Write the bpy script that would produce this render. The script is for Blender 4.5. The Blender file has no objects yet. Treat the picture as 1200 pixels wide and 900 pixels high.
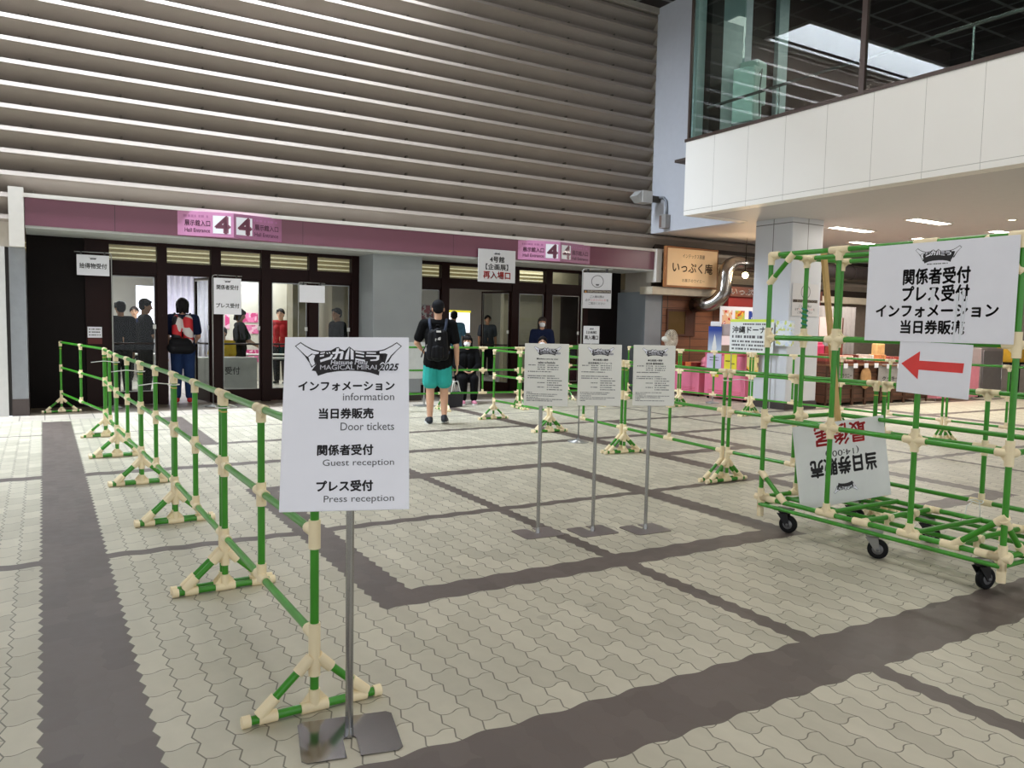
import bpy, bmesh, math, random
from mathutils import Vector, Matrix, Euler
random.seed(7)
SC = bpy.context.scene
COL = SC.collection
PI = math.pi
def V(*a): return Vector(a)
def lin(c):
    c = c/255.0
    return c/12.92 if c <= 0.04045 else ((c+0.055)/1.055)**2.4
def rgb(r, g, b): return (lin(r), lin(g), lin(b), 1.0)

# ------------------------------------------------------------------ camera
EYE = 1.42
def cam_axes(yaw=0.541698, pitch=-0.0751784, roll=0.0206276):
    cy, sy, cp, sp = math.cos(yaw), math.sin(yaw), math.cos(pitch), math.sin(pitch)
    f = V(sy*cp, cy*cp, sp); r = V(cy, -sy, 0); u = r.cross(f)
    cr, sr = math.cos(roll), math.sin(roll)
    return cr*r+sr*u, -sr*r+cr*u, f
cr_, cu_, cf_ = cam_axes()
cd = bpy.data.cameras.new('camera'); cam = bpy.data.objects.new('camera', cd); COL.objects.link(cam)
cam.matrix_world = Matrix(((cr_.x, cu_.x, -cf_.x, 0), (cr_.y, cu_.y, -cf_.y, 0), (cr_.z, cu_.z, -cf_.z, EYE), (0, 0, 0, 1)))
cd.sensor_width = 36; cd.lens = 914.47/1200*36; cd.clip_start = 0.05; cd.clip_end = 200
SC.camera = cam

# ------------------------------------------------------------------ view, world, light
SC.view_settings.view_transform = 'Standard'; SC.view_settings.look = 'None'
SC.view_settings.gamma = 1; SC.view_settings.use_curve_mapping = False
SC.view_settings.exposure = 0.0
SC.cycles.use_denoising = True
SC.cycles.max_bounces = 7; SC.cycles.transparent_max_bounces = 24
SC.cycles.sample_clamp_indirect = 6
w = bpy.data.worlds.new('world'); SC.world = w; w.use_nodes = True
bg = w.node_tree.nodes['Background']; bg.inputs[0].default_value = (0.90, 0.95, 1.0, 1); bg.inputs[1].default_value = 1.25
def area(name, loc, sx, sy, power, col=(1, 1, 1), rot=(0, 0, 0), spread=None):
    l = bpy.data.lights.new(name, 'AREA'); l.shape = 'RECTANGLE'; l.size = sx; l.size_y = sy
    l.energy = power; l.color = col
    if spread: l.spread = spread
    o = bpy.data.objects.new(name, l); COL.objects.link(o); o.location = loc; o.rotation_euler = rot
    return o
# daylight slot in the ceiling along the louvred wall, then the hall's own ceiling lamps
area('skylight_lamp', (-1.6, 12.15, 9.0), 13.6, 1.0, 2500, (0.80, 0.89, 1.0))
WARM = (1.0, 0.965, 0.90)
for i, (x, y, p) in enumerate(((-3, 1.5, 60), (2.5, 1.0, 80), (7, 0.5, 90), (1.0, 6.5, 60), (6.0, 6.0, 110), (4.0, -5, 70))):
    area('ceiling_lamp', (x, y, 7.9), 1.6, 1.6, p, WARM)
COOL = (0.93, 0.96, 1.0)
for x, y, p in ((1.2, 17.2, 120), (3.6, 18.2, 120), (7.4, 17.5, 80), (9.4, 14.8, 14)):
    area('hall_lamp', (x, y, 2.95), 1.6, 0.5, p, COOL)

# ------------------------------------------------------------------ materials
class N:
    """one value in a shader node tree, with operators that add Math nodes"""
    def __init__(s, nt, sock): s.nt, s.s = nt, sock
    def op(s, kind, *o):
        n = s.nt.nodes.new('ShaderNodeMath'); n.operation = kind
        for i, x in enumerate((s,)+o):
            if isinstance(x, N): s.nt.links.new(x.s, n.inputs[i])
            else: n.inputs[i].default_value = x
        return N(s.nt, n.outputs[0])
    def __add__(s, o): return s.op('ADD', o)
    def __sub__(s, o): return s.op('SUBTRACT', o)
    def __mul__(s, o): return s.op('MULTIPLY', o)
    def __truediv__(s, o): return s.op('DIVIDE', o)
    def floor(s): return s.op('FLOOR')
    def fract(s): return s.op('FRACT')
    def abs(s): return s.op('ABSOLUTE')
    def gt(s, o): return s.op('GREATER_THAN', o)
    def lt(s, o): return s.op('LESS_THAN', o)
    def mx(s, o): return s.op('MAXIMUM', o)
    def mn(s, o): return s.op('MINIMUM', o)
    def pp(s, o): return s.op('PINGPONG', o)
    def band(s, a, b): return s.gt(a)*s.lt(b)
def new_mat(name):
    m = bpy.data.materials.new(name); m.use_nodes = True
    return m, m.node_tree, m.node_tree.nodes['Principled BSDF']
def pos(nt, world=True):
    if world:
        g = nt.nodes.new('ShaderNodeNewGeometry'); o = g.outputs['Position']
    else:
        g = nt.nodes.new('ShaderNodeTexCoord'); o = g.outputs['Object']
    s = nt.nodes.new('ShaderNodeSeparateXYZ'); nt.links.new(o, s.inputs[0])
    return N(nt, s.outputs[0]), N(nt, s.outputs[1]), N(nt, s.outputs[2]), o
def noise(nt, vec, scale, detail=3):
    n = nt.nodes.new('ShaderNodeTexNoise'); n.inputs['Scale'].default_value = scale; n.inputs['Detail'].default_value = detail
    if vec is not None: nt.links.new(vec, n.inputs['Vector'])
    return N(nt, n.outputs[0])
def mixc(nt, fac, a, b):
    n = nt.nodes.new('ShaderNodeMix'); n.data_type = 'RGBA'
    for sock, x in ((n.inputs[0], fac), (n.inputs[6], a), (n.inputs[7], b)):
        if isinstance(x, N): nt.links.new(x.s, sock)
        elif hasattr(x, 'is_linked'): nt.links.new(x, sock)
        else: sock.default_value = x
    return n.outputs[2]
MATS = {}
def mat(name, c, rough=0.5, metal=0.0, var=0.06, scale=9.0, bump=0.0, emit=0.0, coat=0.0):
    """plain procedural surface: a colour with soft noise in it"""
    if name in MATS: return MATS[name]
    m, nt, b = new_mat(name)
    x, y, z, vec = pos(nt, False)
    f = noise(nt, vec, scale)
    c1 = rgb(*[max(0, k*(1-var)) for k in c]); c2 = rgb(*[min(255, k*(1+var)) for k in c])
    cc = mixc(nt, f, c1, c2)
    nt.links.new(cc, b.inputs['Base Color'])
    b.inputs['Roughness'].default_value = rough; b.inputs['Metallic'].default_value = metal
    b.inputs['Specular IOR Level'].default_value = 0.15 if (rough >= 0.8 or max(c) < 36) else 0.4
    if coat: b.inputs['Coat Weight'].default_value = coat
    if emit:
        nt.links.new(cc, b.inputs['Emission Color']); b.inputs['Emission Strength'].default_value = emit
    if bump:
        bn = nt.nodes.new('ShaderNodeBump'); bn.inputs['Strength'].default_value = bump; bn.inputs['Distance'].default_value = 0.01
        nt.links.new(noise(nt, vec, scale*6).s, bn.inputs['Height']); nt.links.new(bn.outputs[0], b.inputs['Normal'])
    MATS[name] = m
    return m
def glass(name, tint=(0.9, 0.95, 0.93), ior=1.5, boost=1.0):
    if name in MATS: return MATS[name]
    m, nt, b = new_mat(name)
    nt.nodes.remove(b)
    out = nt.nodes['Material Output']
    t = nt.nodes.new('ShaderNodeBsdfTransparent'); t.inputs[0].default_value = (*tint, 1)
    g = nt.nodes.new('ShaderNodeBsdfGlossy'); g.inputs['Roughness'].default_value = 0.0; g.inputs[0].default_value = (1, 1, 1, 1)
    fr = nt.nodes.new('ShaderNodeFresnel'); fr.inputs[0].default_value = ior
    gm = nt.nodes.new('ShaderNodeNewGeometry')
    k = N(nt, fr.outputs[0])*boost*(N(nt, gm.outputs['Backfacing'])*-1.0+1.0)      # reflect at the outer face only
    mx = nt.nodes.new('ShaderNodeMixShader'); nt.links.new(k.mn(1.0).s, mx.inputs[0]); nt.links.new(t.outputs[0], mx.inputs[1]); nt.links.new(g.outputs[0], mx.inputs[2])
    nt.links.new(mx.outputs[0], out.inputs[0])
    MATS[name] = m
    return m

# ------------------------------------------------------------------ geometry helpers
class MB:
    """collects shapes, then becomes ONE mesh object"""
    def __init__(s): s.v = []; s.f = []; s.sm = []
    def add(s, vs, fs, smooth=False):
        o = len(s.v); s.v += [tuple(p) for p in vs]; s.f += [tuple(o+i for i in f) for f in fs]; s.sm += [smooth]*len(fs); return s
    def box(s, x0, x1, y0, y1, z0, z1, mtx=None):
        p = [V(x, y, z) for z in (z0, z1) for y in (y0, y1) for x in (x0, x1)]
        if mtx is not None: p = [mtx @ q for q in p]
        return s.add(p, [(0, 2, 3, 1), (4, 5, 7, 6), (0, 1, 5, 4), (2, 6, 7, 3), (0, 4, 6, 2), (1, 3, 7, 5)])
    def rbox(s, x0, x1, y0, y1, z0, z1, r=0.01, seg=2, mtx=None):
        bm = bmesh.new(); bmesh.ops.create_cube(bm, size=1)
        for v in bm.verts: v.co = V((x0+x1)/2+v.co.x*(x1-x0), (y0+y1)/2+v.co.y*(y1-y0), (z0+z1)/2+v.co.z*(z1-z0))
        bmesh.ops.bevel(bm, geom=bm.edges[:], offset=r, segments=seg, affect='EDGES', profile=0.5)
        return s.bm(bm, mtx)
    def bm(s, bm, mtx=None, smooth=False):
        bm.verts.index_update()
        s.add([(mtx @ v.co if mtx is not None else v.co) for v in bm.verts], [[v.index for v in f.verts] for f in bm.faces], smooth); bm.free(); return s
    def tube(s, a, b, r0, r1=None, n=12, cap=True, smooth=True):
        a, b = Vector(a), Vector(b); r1 = r0 if r1 is None else r1
        d = (b-a).normalized(); q = d.orthogonal().normalized(); w_ = d.cross(q)
        ring = lambda c, r: [c+(q*math.cos(2*PI*i/n)+w_*math.sin(2*PI*i/n))*r for i in range(n)]
        s.add(ring(a, r0)+ring(b, r1), [(i, (i+1) % n, n+(i+1) % n, n+i) for i in range(n)], smooth)
        if cap: s.add(ring(a, r0), [tuple(range(n-1, -1, -1))]); s.add(ring(b, r1), [tuple(range(n))])
        return s
    def path(s, pts, r, n=8, smooth=True):
        pts = [Vector(p) for p in pts]; rs = r if isinstance(r, (list, tuple)) else [r]*len(pts)
        rings = []; q = None
        for i, p in enumerate(pts):
            d = (pts[min(i+1, len(pts)-1)]-pts[max(i-1, 0)]).normalized()
            q = d.orthogonal().normalized() if q is None else (q-d*q.dot(d)).normalized()
            w_ = d.cross(q)
            rings += [p+(q*math.cos(2*PI*k/n)+w_*math.sin(2*PI*k/n))*rs[i] for k in range(n)]
        m = len(pts)
        s.add(rings, [(i*n+k, i*n+(k+1) % n, (i+1)*n+(k+1) % n, (i+1)*n+k) for i in range(m-1) for k in range(n)]+[tuple(range(n-1, -1, -1)), tuple((m-1)*n+k for k in range(n))], smooth)
        return s
    def lathe(s, prof, c=(0, 0, 0), n=20, mtx=None):
        c = Vector(c); vs = []
        for r, z in prof: vs += [c+V(r*math.cos(2*PI*k/n), r*math.sin(2*PI*k/n), z) for k in range(n)]
        m = len(prof)
        fs = [(i*n+k, i*n+(k+1) % n, (i+1)*n+(k+1) % n, (i+1)*n+k) for i in range(m-1) for k in range(n)]
        fs += [tuple(range(n-1, -1, -1)), tuple((m-1)*n+k for k in range(n))]
        if mtx is not None: vs = [mtx @ p for p in vs]
        return s.add(vs, fs, True)
    def ell(s, c, r, mtx=None, n=16, m=10):
        c = Vector(c); r = (r, r, r) if not hasattr(r, '__len__') else r
        vs = [c+V(0, 0, -r[2])]
        for i in range(1, m):
            t = -PI/2+PI*i/m
            vs += [c+V(r[0]*math.cos(t)*math.cos(2*PI*k/n), r[1]*math.cos(t)*math.sin(2*PI*k/n), r[2]*math.sin(t)) for k in range(n)]
        vs.append(c+V(0, 0, r[2])); L = len(vs)-1
        fs = [(0, 1+(k+1) % n, 1+k) for k in range(n)]
        fs += [(1+i*n+k, 1+i*n+(k+1) % n, 1+(i+1)*n+(k+1) % n, 1+(i+1)*n+k) for i in range(m-2) for k in range(n)]
        fs += [(1+(m-2)*n+k, 1+(m-2)*n+(k+1) % n, L) for k in range(n)]
        if mtx is not None: vs = [mtx @ p for p in vs]
        return s.add(vs, fs, True)
    def cap(s, a, b, r0, r1=None, n=12):
        """tapered capsule"""
        r1 = r0 if r1 is None else r1; a, b = Vector(a), Vector(b); d = (b-a)
        d = d.normalized() if d.length > 1e-6 else V(0, 0, 1)
        pts, rs = [], []
        for t in (-0.97, -0.75, -0.4): pts.append(a+d*r0*t); rs.append(r0*math.sqrt(1-t*t))
        pts += [a, b]; rs += [r0, r1]
        for t in (0.4, 0.75, 0.97): pts.append(b+d*r1*t); rs.append(r1*math.sqrt(1-t*t))
        return s.path(pts, rs, n)
    def prism(s, poly, f, t0, t1):
        """poly of 2D points, f(u, v, t) -> point"""
        n = len(poly)
        a = [f(u, v, t0) for u, v in poly]; b = [f(u, v, t1) for u, v in poly]
        s.add(a+b, [tuple(range(n-1, -1, -1)), tuple(range(n, 2*n))]+[(i, (i+1) % n, n+(i+1) % n, n+i) for i in range(n)])
        return s
    def quad(s, *p): return s.add(p, [tuple(range(len(p)))])
    def xf(s, mtx): s.v = [tuple(mtx @ Vector(p)) for p in s.v]; return s
    def build(s, name, m, parent=None, loc=None):
        me = bpy.data.meshes.new(name)
        off = Vector(loc) if loc is not None else None
        me.from_pydata([tuple(Vector(p)-off) for p in s.v] if off is not None else s.v, [], s.f)
        me.polygons.foreach_set('use_smooth', s.sm)
        me.update()
        bm = bmesh.new(); bm.from_mesh(me); bmesh.ops.recalc_face_normals(bm, faces=bm.faces[:]); bm.to_mesh(me); bm.free()
        me.materials.append(m)
        o = bpy.data.objects.new(name, me); COL.objects.link(o)
        if off is not None: o.location = off
        if parent is not None: o.parent = parent
        return o
def tag(o, label, cat, group=None, kind=None):
    if label: o['label'] = label
    if cat: o['category'] = cat
    if group: o['group'] = group
    if kind: o['kind'] = kind
    return o
def thing(name, label, cat, loc=(0, 0, 0), rotz=0.0, group=None, rot=None):
    o = bpy.data.objects.new(name, None); COL.objects.link(o); o.empty_display_size = 0.1
    o.location = loc; o.rotation_euler = rot if rot else (0, 0, rotz)
    return tag(o, label, cat, group)
def struct(o): o['kind'] = 'structure'; return o
def sgroup(name, loc=(0, 0, 0), rotz=0.0):
    o = bpy.data.objects.new(name, None); COL.objects.link(o); o.location = loc; o.rotation_euler = (0, 0, rotz); return struct(o)
def copy_tree(o, parent=None):
    c = o.copy(); COL.objects.link(c)
    if parent is not None: c.parent = parent
    for ch in list(o.children): copy_tree(ch, c)
    return c
def evaluated(ob):
    dg = bpy.context.evaluated_depsgraph_get(); dg.update()
    return bpy.data.meshes.new_from_object(ob.evaluated_get(dg))
def blob(mb, name, m, parent, voxel, smooth=4, dec=None):
    """fuses the overlapping shapes of mb into one continuous skin"""
    tmp = mb.build('tmp_'+name, m)
    r = tmp.modifiers.new('r', 'REMESH'); r.mode = 'VOXEL'; r.voxel_size = voxel; r.use_smooth_shade = True
    if smooth: q = tmp.modifiers.new('s', 'SMOOTH'); q.iterations = smooth; q.factor = 0.5
    me = evaluated(tmp); bpy.data.objects.remove(tmp)
    me.name = name
    if not me.materials: me.materials.append(m)
    me.polygons.foreach_set('use_smooth', [True]*len(me.polygons))
    o = bpy.data.objects.new(name, me); COL.objects.link(o)
    if parent is not None: o.parent = parent
    return o
# ------------------------------------------------------------------ lettering
def glyphs(body, bold=0.0, shear=0.0, space=1.0):
    c = bpy.data.curves.new('t', 'FONT'); c.body = body; c.size = 1; c.offset = bold; c.shear = shear; c.space_character = space
    c.resolution_u = 3
    o = bpy.data.objects.new('t', c); COL.objects.link(o)
    me = evaluated(o)
    vs = [tuple(v.co) for v in me.vertices]; fs = [tuple(p.vertices) for p in me.polygons]
    bpy.data.objects.remove(o); bpy.data.curves.remove(c); bpy.data.meshes.remove(me)
    return vs, fs
def put_text(mb, body, x0, x1, y0, y1, f, bold=0.02, t=0.0, shear=0.0, keep=None):
    """fits the written line into a rectangle of the board; f(u, v, t) -> point.  keep='l','r','c' keeps the proportions"""
    vs, fs = glyphs(body, 0.0, shear)
    if not vs: return
    a0 = min(v[0] for v in vs); a1 = max(v[0] for v in vs); b0 = min(v[1] for v in vs); b1 = max(v[1] for v in vs)
    sx = (x1-x0)/(a1-a0); sy = (y1-y0)/(b1-b0)
    if keep:
        s_ = min(sx, sy); wd = (a1-a0)*s_
        if keep == 'r': x0 = x1-wd
        if keep == 'c': x0 = (x0+x1-wd)/2
        y0 = (y0+y1-(b1-b0)*s_)/2; sx = sy = s_
    for dx, dy in (((0, 0),) if bold <= 0.005 else ((-1, 0), (1, 0), (0, -1), (0, 1))):      # heavier strokes
        mb.add([f(x0+(v[0]-a0+dx*bold*0.8)*sx, y0+(v[1]-b0+dy*bold*0.8)*sy, t) for v in vs], fs)
def bars(mb, rows, f, t=0.0):
    """lines of print too fine to read: rows of short strokes (x0, x1, y, height)"""
    for x0, x1, y, h in rows:
        x = x0
        while x < x1:
            wd = min(random.uniform(0.6, 1.6)*h, x1-x)
            mb.add([f(x, y, t), f(x+wd, y, t), f(x+wd, y+h, t), f(x, y+h, t)], [(0, 1, 2, 3)])
            x += wd+h*random.choice((0.3, 0.35, 1.0))
# ================================================================== SETTING
# ---- paved floor
def floor_mat():
    m, nt, b = new_mat('wavy_pavers')
    x, y, z, vec = pos(nt)
    P = 0.215
    u = x+((y+20.0).pp(P/4)-P/8)*0.38               # zig-zag long edges
    cu = (u+0.035+22.5)/0.1125
    col, fu = cu.floor(), cu.fract()
    st = (col*0.5).fract()
    wav = (fu*2*PI).op('SINE')*0.010
    v = (y+wav)/P+st
    row, fv = v.floor(), v.fract()
    du = (fu-0.5).abs(); dv = (fv-0.5).abs()
    joint = du.gt(0.5-0.0029/0.1125).mx(dv.gt(0.5-0.0024/P))
    yb = y+((x*(2*PI/0.225)).op('SINE'))*0.010
    dark = u.band(-0.035, 0.3025)*yb.lt(12.1)
    for a, c, y0, y1 in ((1.4275, 1.6525, 3.55, 6.70), (1.4275, 1.70, 9.25, 12.1), (2.945, 3.055, -9, 12.1), (4.36, 4.575, 3.55, 6.70),
                        (5.80, 6.02, 3.55, 12.1), (7.25, 7.45, 3.55, 9.25), (8.76, 8.84, -9, 12.1), (10.2, 10.42, -9, 9.25), (13.1, 13.4, -9, 12.1)):
        dark = dark.mx(u.band(a, c)*yb.band(y0, y1))
    for a, c, x0, x1 in ((1.94, 2.29, -30, 40), (3.555, 3.77, 1.4275, 4.575), (3.555, 3.77, 5.8, 7.45), (5.08, 5.19, -30, 40), (6.50, 6.70, 1.4275, 4.575),
                        (6.50, 6.70, 5.8, 7.45), (7.83, 8.0, -30, 40), (9.25, 9.40, 1.4275, 40), (10.72, 10.77, -30, 40)):
        dark = dark.mx(yb.band(a, c)*u.band(x0, x1))
    cell = nt.nodes.new('ShaderNodeCombineXYZ'); nt.links.new(col.s, cell.inputs[0]); nt.links.new(row.s, cell.inputs[1])
    wn = nt.nodes.new('ShaderNodeTexWhiteNoise'); nt.links.new(cell.outputs[0], wn.inputs[0])
    rnd = N(nt, wn.outputs[0])
    big = noise(nt, vec, 0.9, 4); fine = noise(nt, vec, 14, 5)
    st2 = nt.nodes.new('ShaderNodeMapping'); st2.inputs['Scale'].default_value = (7, 1.1, 1); nt.links.new(vec, st2.inputs['Vector'])
    streak = noise(nt, st2.outputs[0], 1.3, 4)
    k = rnd*0.42+fine*0.32+big*0.40+streak*0.40-0.42
    light = mixc(nt, k.mx(0).mn(1), rgb(172, 166, 147), rgb(216, 209, 189))
    drk = mixc(nt, (rnd*0.5+fine*0.6-0.05).mx(0).mn(1), rgb(86, 75, 69), rgb(106, 95, 88))
    spot = noise(nt, vec, 3.1, 2).gt(0.70)*0.18
    base = mixc(nt, dark, light, drk)
    base = mixc(nt, spot, base, rgb(96, 90, 80))
    base = mixc(nt, joint*(N(nt, dark.s)*-0.65+0.8), base, rgb(84, 78, 66))
    nt.links.new(base, b.inputs['Base Color'])
    r = fine*0.25+0.38; nt.links.new(r.s, b.inputs['Roughness'])
    bn = nt.nodes.new('ShaderNodeBump'); bn.inputs['Strength'].default_value = 0.35; bn.inputs['Distance'].default_value = 0.004
    h = (joint*-1.0)+fine*0.25; nt.links.new(h.s, bn.inputs['Height']); nt.links.new(bn.outputs[0], b.inputs['Normal'])
    return m
def tile_mat(name, c, cg, sx, sy, rough=0.4, g=0.006):
    m, nt, b = new_mat(name); x, y, z, vec = pos(nt)
    fx = (x/sx+50).fract(); fy = (y/sy+50).fract()
    j = (fx-0.5).abs().gt(0.5-g/sx).mx((fy-0.5).abs().gt(0.5-g/sy))
    n = noise(nt, vec, 5, 4)
    base = mixc(nt, n, rgb(*[k*0.92 for k in c]), rgb(*[min(255, k*1.05) for k in c]))
    nt.links.new(mixc(nt, j, base, rgb(*cg)), b.inputs['Base Color']); b.inputs['Roughness'].default_value = rough
    return m
struct(MB().box(-16, 24, -10, 12.28, -0.06, 0).build('floor', floor_mat()))
struct(MB().box(-16, 11.2, 12.28, 12.93, -0.06, 0).build('floor', tile_mat('edge_tile', (196, 186, 172), (120, 112, 100), 0.30, 0.30)))
struct(MB().box(-0.2, 11.2, 12.93, 14.1, -0.06, 0).build('floor', tile_mat('porch_tile', (118, 106, 92), (80, 72, 62), 0.30, 0.30)))
struct(MB().box(11.2, 24, 12.28, 14.1, -0.06, 0).build('floor', tile_mat('shop_tile', (150, 142, 132), (90, 84, 76), 0.30, 0.30)))
struct(MB().box(-16, 13, 14.1, 24, -0.06, 0).build('floor', tile_mat('hall_tile', (196, 190, 180), (150, 145, 138), 0.45, 0.45, 0.25)))

# ---- louvred wall over the entrance
M_LOUV = mat('louvre_paint', (150, 139, 129), 0.50, var=0.04, scale=2.0)
M_LOUVEND = mat('louvre_end', (168, 160, 148), 0.5)
M_CAPW = mat('capping_paint', (216, 210, 202), 0.45, var=0.03)
YW = 12.90
def louvre(mb, x0, x1, zt):
    """one blade: lip tilted to the sky, face falling back, short return under the next lip; top of the lip at zt"""
    p = [(YW+0.026, zt), (YW, zt-0.064), (YW+0.035, zt-0.085), (YW+0.215, zt-0.268), (YW+0.215, zt-0.31), (YW+0.30, zt-0.31), (YW+0.30, zt+0.02), (YW+0.19, zt+0.025)]
    mb.prism(p, lambda u, v, t: V(t, u, v), x0, x1)
mb = MB()
for k in range(1, 17): louvre(mb, -15, 11.18, 3.10+0.30*k)
for k in (-1, 0): louvre(mb, -15, -0.36, 3.10+0.30*k)
louvre(mb, 11.18, 24, 3.40)
struct(mb.build('wall_back', M_LOUV))
mb = MB()                                                        # little fixing blocks in the grooves
for k in range(1, 17):
    x = -8.0
    while x < 11.0:
        mb.box(x, x+0.02, YW+0.10, YW+0.2, 3.10+0.30*k-0.30, 3.10+0.30*k-0.235); x += 1.13
struct(mb.build('trim_1', mat('fixing_dark', (92, 84, 74), 0.6)))
struct(MB().box(-15, 24, 13.15, 13.3, 3.07, 8.1).build('wall_back', mat('wall_core', (96, 90, 82), 0.8)))
mb = MB(); mb.box(11.16, 11.27, 12.84, 13.12, 3.44, 8.05); mb.box(11.27, 11.34, 12.90, 13.12, 3.44, 8.05)
struct(mb.build('trim_2', M_LOUVEND))
struct(MB().box(-15, 11.2, 12.86, 13.15, 7.93, 8.08).build('trim_3', M_LOUVEND))
# ---- pink fascia band over the doors, its capping and soffit
M_PINK = mat('fascia_pink', (140, 84, 104), 0.22, var=0.05, scale=1.5, coat=0.3)
def fascia_mat():
    m, nt, b = new_mat('fascia'); x, y, z, vec = pos(nt)
    j = ((x-0.93)/2.75+10).fract().lt(0.003)
    n = noise(nt, vec, 0.8)
    nt.links.new(mixc(nt, j, mixc(nt, n, rgb(112, 62, 78), rgb(124, 74, 90)), rgb(60, 34, 44)), b.inputs['Base Color'])
    b.inputs['Roughness'].default_value = 0.28
    return m
struct(MB().box(-0.18, 11.22, 12.86, 13.0, 2.665, 3.045).build('trim_4', fascia_mat()))
mb = MB(); mb.box(-0.36, 11.36, 12.82, 13.1, 3.045, 3.10)
struct(mb.build('trim_5', M_CAPW))
struct(MB().box(-0.18, 11.22, 12.88, 14.1, 2.63, 2.665).build('ceiling', mat('porch_soffit', (190, 192, 188), 0.5)))
mb = MB(); mb.box(-0.37, -0.19, 12.80, 13.1, 2.36, 3.17); mb.box(11.22, 11.36, 12.78, 13.1, 2.40, 3.10)
struct(mb.build('trim_6', M_CAPW))
# wall left of the entrance: beige panel, pale pier, grey jamb with dark foot
struct(MB().box(-15, -0.37, 12.95, 13.2, 2.36, 2.80).build('wall_left', mat('beige_panel', (176, 166, 152), 0.55)))
struct(MB().box(-15, -0.43, 12.92, 13.4, 0, 2.36).build('wall_left', mat('pale_pier', (205, 203, 200), 0.5, var=0.03)))
struct(MB().box(-0.43, -0.385, 13.02, 14.1, 0, 2.36).build('trim_7', mat('jamb_dark', (70, 66, 64), 0.5)))
struct(MB().box(-0.385, -0.19, 12.95, 14.1, 0.24, 2.36).build('trim_8', mat('jamb_grey', (142, 144, 148), 0.45)))
struct(MB().box(-0.39, -0.185, 12.945, 14.1, 0, 0.24).build('baseboard_left', mat('jamb_foot', (74, 64, 62), 0.5)))

# ---- door screen
M_FRAME = mat('door_frame_bronze', (34, 15, 13), 0.42, metal=0.0, var=0.10, scale=3)
M_DARKW = mat('dark_panel', (16, 9, 8), 0.6, var=0.1)
M_SILV = mat('door_edge_aluminium', (150, 150, 148), 0.3, 0.8)
M_STEEL = mat('brushed_steel', (176, 176, 176), 0.26, 1.0, var=0.05, scale=20)
G_DOOR = glass('door_glass', (0.90, 0.93, 0.91), 1.5, 0.55)
for x in (2.9, 8.0): area('bulkhead_fill', (x, 14.55, 3.02), 4.2, 0.15, 10, WARM)  # added fill with no fixture, brightens the bulkhead behind the fanlights
YD = 13.95
ZT0, ZT1, ZP0, ZP1 = 2.32, 2.57, 0.22, 2.08
struct(MB().box(-0.19, 0.60, YD, YD+0.12, 0, 2.63).build('wall_left', M_DARKW))
def screen(name, xs, x_end0, x_end1):
    """mullions and rails between the panes; xs = list of (x0, x1) of each pane"""
    mb = MB(); e = [x_end0]+[x for p in xs for x in p]+[x_end1]
    for i in range(0, len(e), 2): mb.box(e[i], e[i+1], YD-0.04, YD+0.10, 0, 2.63)
    for x0, x1 in xs:
        mb.box(x0, x1, YD-0.02, YD+0.09, ZT1, 2.63); mb.box(x0, x1, YD-0.02, YD+0.09, ZP1+0.04, ZT0)
    struct(mb.build(name, M_FRAME))
LB = [(0.92, 1.61), (1.76, 2.44), (2.60, 3.27), (3.42, 4.10), (4.25, 4.89)]
RB = [(6.05, 6.72), (6.89, 8.34), (8.50, 9.17), (9.33, 10.10)]
screen('trim_9', LB, 0.58, 5.06)
screen('trim_10', RB, 5.98, 10.28)
struct(MB().box(10.28, 11.2, YD, YD+0.12, 0, 2.63).build('wall_back', M_DARKW))
wn = 0; dn = 0
for x0, x1 in LB+RB:
    wn += 1
    g = sgroup('window_%d' % wn, (x0, YD, ZT0))
    MB().box(0, x1-x0, 0.025, 0.035, 0, ZT1-ZT0).build('pane', G_DOOR, g)
def door(x0, x1, swing=0.0, hinge='l', lower=True):
    global dn; dn += 1
    wd = x1-x0; s = 1 if hinge == 'l' else -1
    g = sgroup('door_%d' % dn, (x0 if s > 0 else x1, YD+0.03, 0), swing)
    X = lambda a: a if s > 0 else a-wd
    mb = MB(); d0, d1 = -0.02, 0.025
    mb.box(X(0), X(0.035), d0, d1, 0.01, ZP1+0.04); mb.box(X(wd-0.035), X(wd), d0, d1, 0.01, ZP1+0.04)
    mb.box(X(0.035), X(wd-0.035), d0, d1, 0.01, ZP0); mb.box(X(0.035), X(wd-0.035), d0, d1, ZP1, ZP1+0.04)
    mb.box(X(0.035), X(wd-0.035), d0, d1, 0.985, 1.015)
    mb.build('leaf_frame', M_FRAME, g)
    mb = MB()
    for a0, a1, c0, c1 in ((0.035, wd-0.035, ZP1-0.015, ZP1), (0.035, wd-0.035, ZP0, ZP0+0.012), (0.035, 0.047, ZP0, ZP1), (wd-0.047, wd-0.035, ZP0, ZP1)):
        mb.box(X(a0), X(a1), d0-0.004, d0+0.002, c0, c1)
    mb.build('glazing_bead', M_SILV, g)
    MB().box(X(0.04), X(wd-0.04), 0, 0.008, ZP0, ZP1).build('pane', G_DOOR, g)
    mb = MB(); mb.tube((X(0.05), -0.06, 1.0), (X(wd-0.05), -0.06, 1.0), 0.014)
    for a in (0.07, wd-0.07): mb.tube((X(a), -0.06, 1.0), (X(a), -0.02, 1.0), 0.010)
    mb.build('push_bar', mat('push_bar_dark', (40, 30, 28), 0.3, 0.4), g)
    MB().rbox(X(wd-0.07), X(wd-0.02), d0-0.012, d0, 1.24, 1.31, 0.004).build('lock_plate', mat('lock_white', (214, 214, 210), 0.4), g)
door(0.92, 1.61); door(1.78, 2.44, -1.35, 'r'); door(2.60, 3.27); door(3.42, 4.10, 0, 'r'); door(4.25, 4.89)
door(6.05, 6.72); door(6.89, 7.60, 1.2, 'l'); door(7.62, 8.34, -1.1, 'r'); door(8.50, 9.17); door(9.33, 10.10, 0, 'r')
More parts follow.
